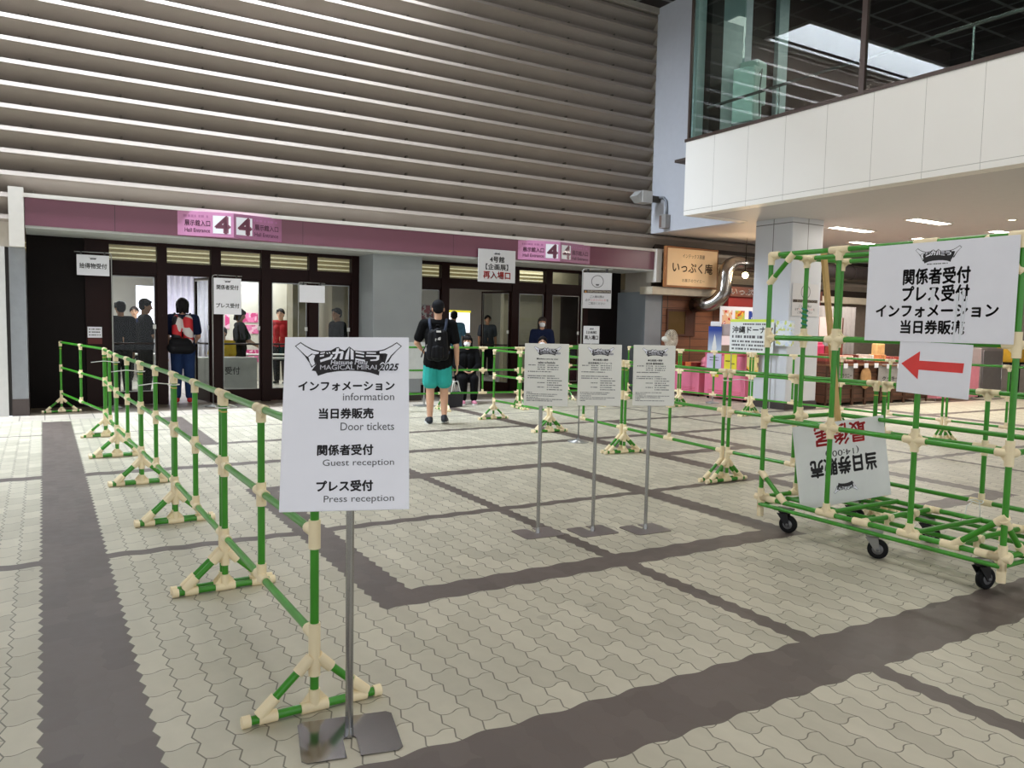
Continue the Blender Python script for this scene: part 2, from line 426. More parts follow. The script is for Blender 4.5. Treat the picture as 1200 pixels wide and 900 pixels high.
# ---- piers
M_CONC = mat('pier_grey', (152, 156, 158), 0.55, var=0.07, scale=1.6)
struct(MB().rbox(5.03, 5.98, 13.2, 14.0, 0.14, 2.64, 0.015).build('wall_back', M_CONC))
struct(MB().box(5.02, 5.99, 13.19, 14.0, 0, 0.14).build('baseboard_back', mat('pier_foot', (62, 56, 52), 0.5)))
struct(MB().box(11.13, 11.6, 13.0, 14.1, 0, 2.2).build('wall_back', mat('pier_bluegrey', (132, 139, 146), 0.5, var=0.06, scale=2)))
struct(MB().box(11.595, 11.61, 12.99, 14.1, 0, 2.2).build('trim_11', mat('pier_line', (80, 80, 80), 0.5)))

# ---- inside the hall
M_HWALL = mat('hall_wall', (205, 200, 190), 0.6, var=0.03)
M_BEIGE = mat('hall_beige', (168, 158, 136), 0.6, var=0.04)
struct(MB().box(-0.3, 12.3, 14.06, 22.2, 3.05, 3.2).build('ceiling', mat('hall_ceiling', (170, 166, 156), 0.7)))
struct(MB().box(-0.3, 12.3, 21.6, 21.8, 0, 3.05).build('wall_back', M_HWALL))
struct(MB().box(-0.4, -0.3, 14.1, 21.8, 0, 3.05).build('wall_left', M_HWALL))
struct(MB().box(12.2, 12.3, 14.1, 21.8, 0, 3.05).build('wall_right', M_HWALL))
struct(MB().box(5.0, 6.0, 15.4, 19.5, 0, 3.05).build('wall_back', M_BEIGE))
struct(MB().box(8.95, 10.5, 15.3, 15.45, 0, 2.62).build('wall_back', M_BEIGE))
struct(MB().box(10.5, 12.2, 15.3, 15.45, 0, 3.05).build('wall_back', mat('hall_dark', (44, 34, 30), 0.6)))
struct(MB().box(4.35, 4.75, 15.9, 16.3, 0, 3.05).build('wall_back', M_BEIGE))
# pale stepped bulkhead seen through the fanlights
mb = MB(); mb.box(-0.3, 12.2, 15.02, 15.08, 2.34, 3.05)
struct(mb.build('wall_back', mat('bulkhead', (178, 166, 136), 0.6)))
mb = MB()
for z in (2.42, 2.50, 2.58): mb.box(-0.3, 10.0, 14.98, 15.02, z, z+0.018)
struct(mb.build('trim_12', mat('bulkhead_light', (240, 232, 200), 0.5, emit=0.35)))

# ---- upper storey on the right: side wall, balcony, glazing
M_BLUEW = mat('side_wall_paint', (196, 199, 208), 0.5, var=0.02)
M_PARA = mat('parapet_panel', (214, 212, 206), 0.45, var=0.02)
ZS = 3.42; XB = 9.80; YB = 10.5
struct(MB().box(11.13, 11.33, 10.5, 12.9, ZS, 8.05).build('wall_right', M_BLUEW))
def parapet_mat():
    m, nt, b = new_mat('parapet'); x, y, z, vec = pos(nt)
    j = ((y-0.19)/0.74+20).fract().lt(0.008).mx(z.band(3.50, 3.508))
    n = noise(nt, vec, 0.7)
    nt.links.new(mixc(nt, j, mixc(nt, n, rgb(238, 235, 230), rgb(246, 244, 240)), rgb(176, 173, 166)), b.inputs['Base Color']); b.inputs['Roughness'].default_value = 0.45
    return m
mb = MB(); mb.box(XB, XB+0.25, -8, YB, ZS, 4.70); mb.box(XB+0.25, 11.2, YB-0.2, YB, ZS, 4.70)
struct(mb.build('wall_right', parapet_mat()))
struct(MB().box(XB+0.02, 24, -8, YB, ZS+0.01, ZS+0.2).build('ceiling', mat('soffit_paint', (206, 203, 204), 0.55, var=0.02)))
struct(MB().box(11.3, 24, YB, 13.2, ZS+0.01, ZS+0.2).build('ceiling', mat('soffit_paint', (206, 203, 204), 0.55)))
M_SILL = mat('sill_bronze', (72, 58, 52), 0.4, 0.3)
mb = MB(); mb.box(XB-0.02, XB+0.10, -8, YB+0.02, 4.70, 4.75)
for y in (7.07, 3.6, 0.2): mb.box(XB, XB+0.07, y-0.04, y+0.04, 4.75, 8.05)
mb.box(XB+0.02, XB+0.06, YB-0.05, YB, 4.75, 8.05)
struct(mb.build('trim_13', M_SILL))
g = sgroup('window_20', (XB+0.03, 0, 4.75))
G_UP = glass('balcony_glass', (0.80, 0.90, 0.87), 1.55, 1.7)
MB().box(0, 0.012, -8, YB-0.05, 0, 3.3).build('pane', G_UP, g)
MB().box(0.012, 1.3, YB-0.03, YB-0.02, 0, 3.3).build('pane', glass('end_glass', (0.80, 0.90, 0.87)), g)
# room behind the glass
M_DK = mat('upper_dark', (30, 27, 27), 0.7)
struct(MB().box(10.0, 22, -8, 11.0, 4.45, 4.5).build('floor', mat('upper_floor', (70, 60, 54), 0.6)))
struct(MB().box(18.5, 18.7, -8, 11.2, 4.4, 8.1).build('wall_right', M_DK))
struct(MB().box(11.35, 18.6, 11.0, 11.1, 4.4, 8.1).build('wall_back', mat('upper_brown', (52, 34, 28), 0.6, var=0.15)))
M_PALE = mat('upper_pale_panel', (196, 206, 208), 0.5)
mb = MB(); mb.box(10.42, 11.0, 10.40, 10.46, 4.5, 6.9); mb.box(9.92, 10.1, 10.42, 10.47, 4.5, 7.3)
mb.box(11.35, 11.62, 10.85, 10.95, 4.5, 8.0); mb.box(12.45, 12.72, 10.85, 10.95, 4.5, 8.0)
struct(mb.build('trim_14', M_PALE))
struct(MB().box(10.12, 10.40, 10.30, 10.46, 4.5, 8.0).build('trim_15', mat('upper_post_dark', (26, 24, 24), 0.5)))
area('upper_room_fill', (13.5, 8.0, 7.9), 2.0, 2.0, 110, WARM)  # added fill to brighten the room behind the glass, no known lamp
# steel handrail behind the glass
mb = MB(); mb.path([(10.0, 10.2, 5.26), (10.0, -6, 5.26)], 0.025)
for y in (8.67, 5.66, 2.6): mb.tube((10.0, y, 4.5), (10.0, y, 5.26), 0.016)
struct(mb.build('trim_16', M_STEEL))

# ---- hall ceiling: black cells in a pale grid, with the long daylight slot beside the louvred wall
def grid_mat():
    m, nt, b = new_mat('ceiling_grid'); x, y, z, vec = pos(nt)
    j = ((x+0.32)/0.9+30).fract().lt(0.085).mx(((y-12.45)/0.9+30).fract().lt(0.085))
    n = noise(nt, vec, 1.2)
    nt.links.new(mixc(nt, j, mixc(nt, n, rgb(24, 17, 16), rgb(40, 28, 26)), rgb(122, 122, 122)), b.inputs['Base Color']); b.inputs['Roughness'].default_value = 0.7
    return m
MG = grid_mat()
mb = MB(); mb.box(-15, 11.2, -10, 11.6, 8.05, 8.12); mb.box(5.4, 11.2, 11.6, 13.15, 8.05, 8.12); mb.box(-15, 5.4, 12.75, 13.15, 8.05, 8.12); mb.box(-15, -9, 11.6, 12.75, 8.05, 8.12); mb.box(11.2, 24, -10, 13.15, 8.05, 8.12)
struct(mb.build('ceiling', MG))
mb = MB()
for x0, x1, y0, y1 in ((-9, 5.4, 11.55, 11.6), (-9, 5.4, 12.75, 12.8), (5.4, 5.45, 11.55, 12.8), (-9.05, -9, 11.55, 12.8)): mb.box(x0, x1, y0, y1, 8.0, 9.2)
mb.box(-9.05, 5.45, 11.55, 12.8, 9.2, 9.25)
struct(mb.build('ceiling', mat('slot_lining', (222, 222, 220), 0.6, var=0.02)))

# ---- the big column and the shop front under the balcony
M_COLM = mat('column_panel', (178, 180, 186), 0.40, var=0.03)
def column_mat():
    m, nt, b = new_mat('column_sheet'); x, y, z, vec = pos(nt)
    j = (x-11.80).abs().lt(0.008).mx((y-9.84).abs().lt(0.008)).mx(z.band(3.33, 3.345))
    n = noise(nt, vec, 0.9)
    nt.links.new(mixc(nt, j, mixc(nt, n, rgb(204, 206, 212), rgb(214, 216, 222)), rgb(110, 110, 112)), b.inputs['Base Color']); b.inputs['Roughness'].default_value = 0.4
    return m
struct(MB().rbox(11.38, 12.22, 9.42, 10.26, 0.14, ZS+0.02, 0.02).build('trim_17', column_mat()))
struct(MB().box(11.37, 12.23, 9.41, 10.27, 0, 0.15).build('baseboard_right', mat('column_foot', (70, 62, 62), 0.5)))
mb = MB()
for z in (2.50, 2.72, 2.94): mb.prism([(12.86, z+0.10), (12.86, z+0.16), (13.02, z+0.20), (13.02, z-0.02)], lambda u, v, t: V(t, u, v), 11.36, 22)
struct(mb.build('wall_right', M_LOUVEND))
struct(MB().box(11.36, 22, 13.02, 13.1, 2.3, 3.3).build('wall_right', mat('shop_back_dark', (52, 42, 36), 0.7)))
struct(MB().box(11.05, 22, 12.70, 13.1, 2.14, 2.30).build('trim_18', mat('shop_beam', (186, 176, 158), 0.5)))
def wood_mat(name, c, s=0.17):
    m, nt, b = new_mat(name); x, y, z, vec = pos(nt)
    row = (z/s).floor(); fz = (z/s).fract()
    fx = ((x-11.75)/0.70+40).fract()
    mp = nt.nodes.new('ShaderNodeMapping'); mp.inputs['Scale'].default_value = (1.5, 1.5, 14); nt.links.new(vec, mp.inputs['Vector'])
    gr = noise(nt, mp.outputs[0], 2.2, 5)
    wn_ = nt.nodes.new('ShaderNodeTexWhiteNoise'); wn_.noise_dimensions = '1D'; nt.links.new(row.s, wn_.inputs['W'])
    k = gr*0.7+N(nt, wn_.outputs[0])*0.35-0.05
    base = mixc(nt, k.mx(0).mn(1), rgb(*[q*0.72 for q in c]), rgb(*[min(255, q*1.2) for q in c]))
    nt.links.new(mixc(nt, fz.lt(0.06).mx(fx.lt(0.03)), base, rgb(*[q*0.4 for q in c])), b.inputs['Base Color']); b.inputs['Roughness'].default_value = 0.5
    return m
struct(MB().box(11.6, 13.35, 13.0, 13.1, 0, 2.16).build('wall_right', wood_mat('shop_boards', (116, 74, 50))))
g = sgroup('window_21', (11.78, 12.97, 1.30))
mb = MB(); mb.box(-0.04, 0.80, 0, 0.03, -0.05, 0); mb.box(-0.04, 0.80, 0, 0.03, 0.5, 0.55); mb.box(-0.04, 0, 0, 0.03, 0, 0.5); mb.box(0.76, 0.80, 0, 0.03, 0, 0.5); mb.box(0.50, 0.76, 0.005, 0.03, 0, 0.5)
mb.build('window_frame', mat('shop_window_wood', (74, 42, 28), 0.5), g)
MB().box(0, 0.5, 0.018, 0.026, 0, 0.5).build('pane', mat('shop_pane', (96, 78, 48), 0.1), g)
struct(MB().box(13.35, 22, 13.0, 13.1, 0, 2.16).build('wall_right', mat('shop_inner', (112, 100, 90), 0.6, var=0.12)))
struct(MB().box(22, 22.2, -8, 13.1, 0, ZS).build('wall_right', mat('far_end_wall', (150, 142, 136), 0.6)))
# soffit light panels
M_TUBE = mat('tube_diffuser', (255, 247, 232), 0.5, var=0.0, emit=14.0)
M_LFR = mat('light_trim', (220, 214, 206), 0.4)
k = 0
for x, y, wd in ((13.6, 9.85, 1.15), (13.65, 8.32, 1.05), (15.95, 11.15, 1.0), (16.3, 9.9, 1.0), (16.2, 8.30, 0.9), (14.2, 5.2, 1.1), (13.6, 6.8, 0.0)):
    if wd == 0: continue
    k += 1
    t = thing('ceiling_light', ('recessed light panel in the soffit, nearest the grey column', 'recessed light panel in the soffit, right of the one by the grey column', 'small light panel deepest in the soffit beside the column', 'light panel in the soffit just above the big cart notice', 'light panel in the soffit at the right picture edge', 'light panel in the soffit out of the frame on the right')[k-1], 'ceiling light', (x, y, ZS+0.01), 0, 'light panels in the soffit')
    MB().box(-wd/2, wd/2, -0.11, 0.11, -0.012, 0.0).build('diffuser', M_TUBE, t)
    mb = MB(); mb.box(-wd/2-0.03, wd/2+0.03, -0.14, -0.11, -0.016, 0); mb.box(-wd/2-0.03, wd/2+0.03, 0.11, 0.14, -0.016, 0); mb.box(-wd/2-0.03, -wd/2, -0.11, 0.11, -0.016, 0); mb.box(wd/2, wd/2+0.03, -0.11, 0.11, -0.016, 0)
    mb.build('trim_ring', M_LFR, t)
    area('tube_lamp', (x, y, ZS-0.03), wd, 0.22, 55, (1.0, 0.95, 0.86))
for x, y, lb in ((14.5, 7.34, 'small round downlight in the soffit above the big cart notice'), (11.55, 9.0, 'tiny warm downlight at the front edge of the soffit left of the column')):
    if x < 12: x, y = 9.98, 9.05
    t = thing('downlight', lb, 'ceiling light', (x, y, ZS+0.01))
    MB().lathe([(0.055, -0.006), (0.085, -0.012), (0.09, 0)], n=20).build('rim', M_LFR, t)
    MB().lathe([(0.001, -0.01), (0.055, -0.008), (0.055, 0)], n=20).build('bulb', mat('downlight_bulb', (255, 236, 204), 0.5, emit=6.0), t)
# ================================================================== GREEN PIPE BARRIERS
M_GREEN = mat('pipe_green', (60, 142, 34), 0.32, var=0.10, scale=6, coat=0.25)
M_JOINT = mat('joint_cream', (247, 227, 188), 0.42, var=0.05, scale=8)
M_TAPE = mat('tape_yellow', (198, 176, 90), 0.5)
M_BLACK = mat('rubber_black', (22, 22, 22), 0.7)
RT, RJ = 0.0158, 0.0215
ZR = (1.035, 0.665, 0.285)
def cross_joint(z, sx=1, up=0.045, dn=0.055, left=True, right=True, top=False, n=12):
    mb = MB()
    mb.tube((0, 0, z-dn), (0, 0, z+(0.012 if top else up)), RJ, n=n)
    if right: mb.tube((0.0, 0, z), (0.075, 0, z), RJ, n=n)
    if left: mb.tube((0.0, 0, z), (-0.075, 0, z), RJ, n=n)
    if top: mb.tube((-0.03 if left else -RJ, 0, z), (0.03 if right else RJ, 0, z), RJ, n=n)
    if right: mb.prism([(0, z-dn), (0.06, z), (0, z)], lambda a, c, t: V(a, t, c), -0.006, 0.006)
    if left: mb.prism([(0, z-dn), (-0.06, z), (0, z)], lambda a, c, t: V(a, t, c), -0.006, 0.006)
    return mb
def foot_parts(root, x, n=12, tilt=0.0):
    """A-frame foot: floor bar, two braces, sleeves"""
    c, s = math.cos(tilt), math.sin(tilt)
    P = lambda a, z: V(x-a*s, a*c, z)
    mb = MB(); mb.tube(P(-0.235, 0.02), P(0.235, 0.02), RT, n=n)
    f = mb.build('foot', M_GREEN, root)
    for sg in (-1, 1):
        MB().tube(P(sg*0.20, 0.03), P(sg*0.015, 0.20), RT*0.93, n=n).build('brace', M_GREEN, f)
    for sg in (-1, 1):
        mb = MB()
        mb.tube(P(sg*0.228, 0.02), P(sg*0.258, 0.02), RJ, n=n)
        mb.tube(P(sg*0.135, 0.02), P(sg*0.20, 0.02), RJ, n=n); mb.tube(P(sg*0.20, 0.03), P(sg*0.14, 0.085), RJ, n=n)
        mb.build('foot_joint', M_JOINT, f)
    mb = MB()
    mb.tube(P(-0.05, 0.02), P(0.05, 0.02), RJ, n=n); mb.tube(P(0, 0.02), P(0, 0.085), RJ*0.95, n=n)
    for sg in (-1, 1): mb.add([P(sg*0.06, 0.03), P(0, 0.10), P(0, 0.03)], [(0, 1, 2)])
    mb.build('foot_joint', M_JOINT, f)
    mb = MB(); mb.tube(P(0, 0.135), P(0, 0.225), RJ, n=n)
    for sg in (-1, 1): mb.tube(P(sg*0.012, 0.205), P(sg*0.062, 0.155), RJ, n=n)
    mb.build('apex_joint', M_JOINT, f)
    return f
def barrier(p0, p1, label, group, foot0=True, foot1=True, n=12, mids=1, open_end=None):
    p0, p1 = V(*p0), V(*p1); d = p1-p0; L = d.length
    t = thing('pipe_barrier', label, 'barrier', (p0.x, p0.y, 0), math.atan2(d.y, d.x), group)
    xs = [(0.0, True), (L, True)]+[(L*(i+1)/(mids+1), False) for i in range(mids)]
    for x, end in xs:
        mb = MB(); mb.tube((x, 0, 0.02 if end else ZR[2]), (x, 0, ZR[0]), RT, n=n)
        p = mb.build('post' if end else 'middle_post', M_GREEN, t)
        for i, z in enumerate(ZR):
            j = cross_joint(z, left=x > 0.01, right=x < L-0.01, top=(i == 0), up=0.045 if i < 2 else (0.045 if end else 0.06), dn=0.06 if (end or i < 2) else 0.02, n=n)
            j.xf(Matrix.Translation((x, 0, 0))).build('joint', M_JOINT, p)
        if end: MB().tube((x, 0, 0.94), (x, 0, 0.948), RT+0.0015, n=n).build('tape_ring', M_TAPE, p)
    for z, nm in zip(ZR, ('top_rail', 'middle_rail', 'bottom_rail')):
        MB().tube((0, 0, z), (L, 0, z), RT, n=n).build(nm, M_GREEN, t)
    if foot0: foot_parts(t, 0.0, n)
    if foot1: foot_parts(t, L, n)
    return t
GL = 'pipe barriers of the left row'; GR = 'pipe barriers of the middle row'; GF = 'pipe barriers of the far right row'; GD = 'pipe barriers before the right doors'
J = [(0.822, 2.72), (0.795, 4.235), (0.765, 5.79), (0.70, 7.28), (0.625, 8.83), (0.61, 10.36)]
LN = ['nearest green pipe barrier of the left row, behind the large information board', 'second green pipe barrier of the left row from the camera', 'third green pipe barrier of the left row from the camera', 'fourth green pipe barrier of the left row from the camera', 'farthest green pipe barrier of the left row, short of the corner']
def gap(a, c, g=0.028):
    a, c = V(a[0], a[1]), V(c[0], c[1]); d = (c-a).normalized()*g; return (a.x+d.x, a.y+d.y, 0), (c.x-d.x, c.y-d.y, 0)
for i in range(5):
    p, q = gap(J[i], J[i+1]); p = (J[0][0], J[0][1], 0) if i == 0 else p
    barrier(p, q, LN[i], GL, n=14 if i < 2 else 10)
barrier((0.215, 13.22, 0), (0.63, 10.46, 0), 'green pipe barrier running on from the left row to the dark wall by the doors', GL, n=8)
K = [(5.80, 10.20), (5.81, 8.66), (5.62, 6.88), (5.46, 5.18), (5.46, 3.63), (5.46, 2.05)]
RN = ['green pipe barrier with its corner beside the person in teal shorts', 'green pipe barrier behind the leftmost schedule stand', 'green pipe barrier behind the rightmost schedule stand', 'green pipe barrier half hidden behind the leaning board on the cart', 'green pipe barrier behind the pipe cart, white string on its middle post']
for i in range(5):
    p, q = gap(K[i], K[i+1], 0.035); barrier(p, q, RN[i], GR, n=10)
DD = [(4.05, 11.55), (5.62, 11.50), (6.95, 11.30), (8.6, 11.25)]
DN = ['green pipe barrier behind the large information board, in front of the grey pier', 'green pipe barrier in front of the seated person with a bag', 'green pipe barrier below the standing person in a navy top']
for i in range(3):
    p, q = gap(DD[i], DD[i+1]); barrier(p, q, DN[i], GD, n=8)
F = [(9.95, 12.1), (9.92, 10.58), (10.05, 9.02), (10.15, 7.42), (10.20, 5.85), (10.20, 4.3)]
FN = ['far green pipe barrier in front of the wooden shop wall', 'far green pipe barrier in front of the pink freezers', 'far green pipe barrier in front of the grey column', 'far green pipe barrier in front of the wooden shop counter', 'far green pipe barrier seen under the red arrow notice']
for i in range(5):
    p, q = gap(F[i], F[i+1]); barrier(p, q, FN[i], GF, n=8)
barrier((8.75, 12.42, 0), (9.80, 12.42, 0), 'far green pipe barrier across the dark doorway behind the schedule stands', GF, n=8)
M_TIE = mat('tie_white', (236, 236, 230), 0.5)
def cable_tie(x, y, z, ang, ln, label):
    mb = MB(); r = 0.036
    mb.path([(r*math.cos(a*PI/8), r*1.3*math.sin(a*PI/8), 0) for a in range(17)], 0.0035, n=6)
    mb.path([(0, 0.02, 0), (ln*0.5*math.cos(ang), ln*0.5*math.sin(ang), 0.012), (ln*math.cos(ang), ln*math.sin(ang), -0.002)], 0.0035, n=6)
    mb.box(-0.006, 0.006, r*1.3-0.006, r*1.3+0.008, -0.005, 0.005)
    o = mb.build('cable_tie', M_TIE)
    o.location = (x, y, z); tag(o, label, 'cable tie', 'white cable ties on the left barriers'); return o
for i, lb in ((1, 'white cable tie joining the first and second barrier of the left row'), (2, 'white cable tie joining the second and third barrier of the left row'), (3, 'white cable tie joining the third and fourth barrier of the left row'), (4, 'white cable tie joining the fourth and fifth barrier of the left row')):
    cable_tie(J[i][0], J[i][1], 0.965, PI if i > 1 else -0.2, 0.22 if i > 1 else 0.07, lb)
cable_tie(K[3][0], K[3][1], 0.95, -0.6, 0.24, 'white cable tie with a long tail on the middle row, left of the cart')

# ================================================================== SIGNS
M_BOARD = mat('board_white', (244, 243, 250), 0.45, var=0.015)
M_BOARDW = mat('board_ivory', (232, 230, 222), 0.45, var=0.02)
M_PAPER = mat('paper_white', (242, 241, 248), 0.5, var=0.015)
M_INK = mat('ink_black', (38, 34, 36), 0.5, var=0.0)
M_INKG = mat('ink_grey', (92, 90, 92), 0.5, var=0.0)
M_RED = mat('ink_red', (214, 52, 48), 0.5, var=0.0)
M_INKM = mat('ink_maroon', (74, 40, 58), 0.5, var=0.0)
# the event logo, traced in units of its width; u right, v up
LW = lambda p: [((x-608)/895.0, (240-y)/895.0) for x, y in p]
LOGO_OUT = [
 LW([(160, 132), (206, 97), (250, 128), (310, 160), (372, 176), (366, 206), (338, 222), (330, 262), (338, 296), (318, 306), (302, 322), (285, 282), (245, 222), (200, 170)]),
 LW([(1056, 132), (1012, 97), (966, 128), (905, 160), (846, 174), (852, 204), (872, 214), (890, 260), (912, 322), (930, 300), (970, 222), (1015, 170)]),
 LW([(330, 215), (370, 178), (460, 170), (500, 145), (522, 140), (540, 160), (575, 172), (612, 136), (655, 170), (720, 176), (850, 174), (892, 205), (902, 300), (868, 352), (862, 390), (790, 366), (720, 354), (620, 348), (520, 352), (430, 366), (357, 392), (336, 352), (304, 346), (322, 318), (340, 296), (330, 262)])]
LOGO_IN = [
 LW([(170, 134), (206, 107), (246, 136), (305, 170), (362, 186), (356, 200), (325, 206), (300, 198), (268, 226), (250, 214), (205, 168)]),
 LW([(274, 228), (310, 204), (330, 216), (318, 250), (330, 290), (306, 308), (290, 280)]),
 LW([(1046, 134), (1012, 107), (970, 136), (908, 170), (866, 180), (868, 198), (915, 196), (935, 204), (908, 300), (962, 216), (1010, 168)]),
 LW([(372, 190), (410, 184), (408, 196), (372, 202)]), LW([(368, 214), (404, 208), (402, 222), (368, 228)]), LW([(370, 254), (450, 226), (462, 206), (478, 212), (462, 246), (376, 274)]),
 LW([(420, 190), (430, 188), (438, 200), (428, 203)]), LW([(440, 186), (450, 184), (457, 197), (448, 199)]),
 LW([(470, 186), (500, 180), (506, 152), (526, 150), (524, 178), (560, 176), (566, 190), (556, 246), (536, 252), (532, 240), (542, 196), (520, 198), (506, 240), (480, 254), (470, 244), (490, 226), (500, 200), (474, 204)]),
 LW([(610, 146), (614, 146), (608, 250), (576, 250), (586, 200)]), LW([(622, 152), (648, 176), (650, 250), (626, 250)]),
 LW([(664, 176), (738, 190), (738, 204), (664, 190)]), LW([(668, 208), (736, 218), (736, 231), (668, 221)]), LW([(664, 240), (744, 254), (744, 268), (664, 254)]),
 LW([(758, 186), (836, 188), (836, 200), (758, 198)]), LW([(752, 212), (866, 214), (862, 252), (846, 262), (790, 264), (790, 252), (840, 248), (842, 227), (752, 225)])]
def logo(parent, f, cx, cy, w_, fine=True):
    """f(u, v, t): board plane; cx, cy centre; w_ width"""
    g = lambda u, v, t: f(cx+u*w_, cy+v*w_, t)
    mb = MB()
    for p in LOGO_OUT: mb.add([g(u, v, 0.0006) for u, v in p], [tuple(range(len(p)))])
    a = mb.build('logo', M_INK, parent)
    mb = MB()
    for p in LOGO_IN: mb.add([g(u, v, 0.0012) for u, v in p], [tuple(range(len(p)))])
    if fine:
        put_text(mb, 'MAGICAL MIRAI', -0.262, 0.262, -0.110, -0.066, lambda u, v, t: g(u, v, 0.0012), 0.015)
        put_text(mb, 'Hatsune Miku', -0.165, 0.175, -0.060, -0.018, lambda u, v, t: g(u, v, 0.0012), 0.03, shear=0.15)
        put_text(mb, '2025', 0.285, 0.475, -0.125, -0.05, lambda u, v, t: g(u, v, 0.0013), 0.13, shear=0.3)
        yr = MB(); put_text(yr, '2025', 0.29, 0.47, -0.12, -0.055, lambda u, v, t: g(u, v, 0.0018), 0.03, shear=0.3); yr.build('year_lettering', M_INK, a)
    mb.build('logo_lettering', M_BOARD, a)
    return a
def plane_f(u0=0, v0=0): return lambda u, v, t: V(u+u0, -0.0045-t, v+v0)     # board front looks to local -Y, origin at its bottom centre
def panel(w_, h, m, parent, name='board', th=0.009, r=None):
    mb = MB(); mb.rbox(-w_/2, w_/2, -0.0045, th-0.0045, 0, h, 0.0015, 1)
    return mb.build(name, m, parent)
def lines(parent, rows, f, m=M_INK, name='lettering'):
    for r in rows:
        mb = MB(); put_text(mb, r[0], r[1], r[2], r[3], r[4], f, r[5] if len(r) > 5 else 0.02, 0.0007, keep=r[6] if len(r) > 6 else None)
        o = mb.build(name, m, parent)
    return o
def base_plate(parent, m, sx=0.24, sy=0.24, th=0.006, ang=0.0, up=0.0):
    """square steel foot with a slot cut from the rear edge to the pole"""
    mb = MB(); s = 0.045; c = 0.018
    p = [(-sx/2+c, -sy/2), (-s/2, -sy/2), (-s/2, -0.02), (-s/4, 0.0), (s/4, 0.0), (s/2, -0.02), (s/2, -sy/2), (sx/2-c, -sy/2), (sx/2, -sy/2+c), (sx/2, sy/2-c), (sx/2-c, sy/2), (-sx/2+c, sy/2), (-sx/2, sy/2-c), (-sx/2, -sy/2+c)]
    left = [p[i] for i in (0, 1, 2, 3)]+[(0, 0), (0, sy/2)]+[p[i] for i in (11, 12, 13)]
    right = [(0, sy/2), (0, 0)]+[p[i] for i in (4, 5, 6, 7, 8, 9, 10)]
    R = Matrix.Rotation(ang, 4, 'Z')
    for q in (left, right): mb.prism(q, lambda u, v, t: R @ V(u, v, t), 0.001, th)
    return mb.build('base_plate', m, parent)
def board_mtx(loc, yaw, tilt=0.0, roll=0.0):
    r = V(math.cos(yaw), math.sin(yaw), 0); n = V(math.sin(yaw), -math.cos(yaw), 0); u = V(0, 0, 1)*math.cos(tilt)-n*math.sin(tilt)
    r2 = r*math.cos(roll)+u*math.sin(roll); u2 = u*math.cos(roll)-r*math.sin(roll); y = u2.cross(r2)
    return Matrix(((r2.x, y.x, u2.x, loc[0]), (r2.y, y.y, u2.y, loc[1]), (r2.z, y.z, u2.z, loc[2]), (0, 0, 0, 1)))
def as_local(parent_obj, M):
    """moves the board mesh (and what is printed on it) into place inside its stand"""
    parent_obj.matrix_local = M
# ---- the large information stand
t = thing('information_stand', 'large white information board on a steel pole, nearest the camera', 'sign stand', (0.872, 2.485, 0))
base_plate(t, mat('plate_steel', (150, 148, 150), 0.14, 1.0), 0.33, 0.27, 0.005, -0.22)
mb = MB(); mb.tube((0, 0, 0.004), (0, 0, 0.885), 0.0135, n=16); mb.tube((0, 0, 0.004), (0, 0, 0.035), 0.017, 0.0145, n=16)
mb.build('pole', M_STEEL, t)
b_ = panel(0.42, 0.594, M_BOARD, t); as_local(b_, board_mtx((0.839-0.872, 2.444-2.485, 0.80), -0.426, 0.309, 0.017))
mb = MB(); mb.box(-0.01, 0.05, 0.004, 0.028, 0.05, 0.11); mb.build('bracket', M_SILV, b_)
f = plane_f()
logo(b_, f, 0.005, 0.518, 0.362)
lines(b_, [('インフォメーション', -0.160, 0.160, 0.405, 0.436, 0.045), ('当日券販売', -0.090, 0.090, 0.308, 0.343, 0.045), ('関係者受付', -0.092, 0.090, 0.184, 0.219, 0.045), ('プレス受付', -0.092, 0.090, 0.064, 0.099, 0.05)], f)
lines(b_, [('information', -0.012, 0.160, 0.370, 0.396, -0.004), ('Door tickets', -0.018, 0.160, 0.267, 0.294, -0.004), ('Guest reception', -0.074, 0.160, 0.142, 0.170, -0.004), ('Press reception', -0.068, 0.160, 0.022, 0.050, -0.004)], f, M_INKG, 'small_lettering')

# ---- three schedule stands
def schedule(x, y, bx, by, yaw, title, rows, label):
    t = thing('schedule_stand', label, 'sign stand', (x, y, 0), 0, 'schedule stands')
    base_plate(t, mat('plate_dark_steel', (140, 130, 128), 0.30, 0.45), 0.30, 0.24, 0.005, -0.06+PI)
    mb = MB(); mb.tube((0, 0, 0.004), (0, 0, 1.15), 0.0125, n=14); mb.tube((0, 0, 0.004), (0, 0, 0.04), 0.017, 0.013, n=14)
    mb.build('pole', M_STEEL, t)
    nx, ny = math.sin(yaw), -math.cos(yaw); d = (x-bx)*nx+(y-by)*ny+0.030      # hang the sheet just in front of the pole
    bx += nx*max(d, 0); by += ny*max(d, 0)
    b_ = panel(0.297, 0.42, M_BOARDW, t); as_local(b_, board_mtx((bx-x, by-y, 0.882), yaw, 0.035))
    f = plane_f()
    logo(b_, f, 0.005, 0.372, 0.185)
    lines(b_, [r+(0.035, 'c') for r in title], f)
    for lo, hi in ((0.24, 1), (0.21, 0.24), (0.19, 0.21), (0.10, 0.19), (0, 0.10)):
        mb = MB(); bars(mb, [q for q in rows if lo <= q[2] < hi], f, 0.0007); mb.build('small_print', mat('ink_mid', (84, 82, 84), 0.5, var=0), b_)
    return t
LB_ = -0.124
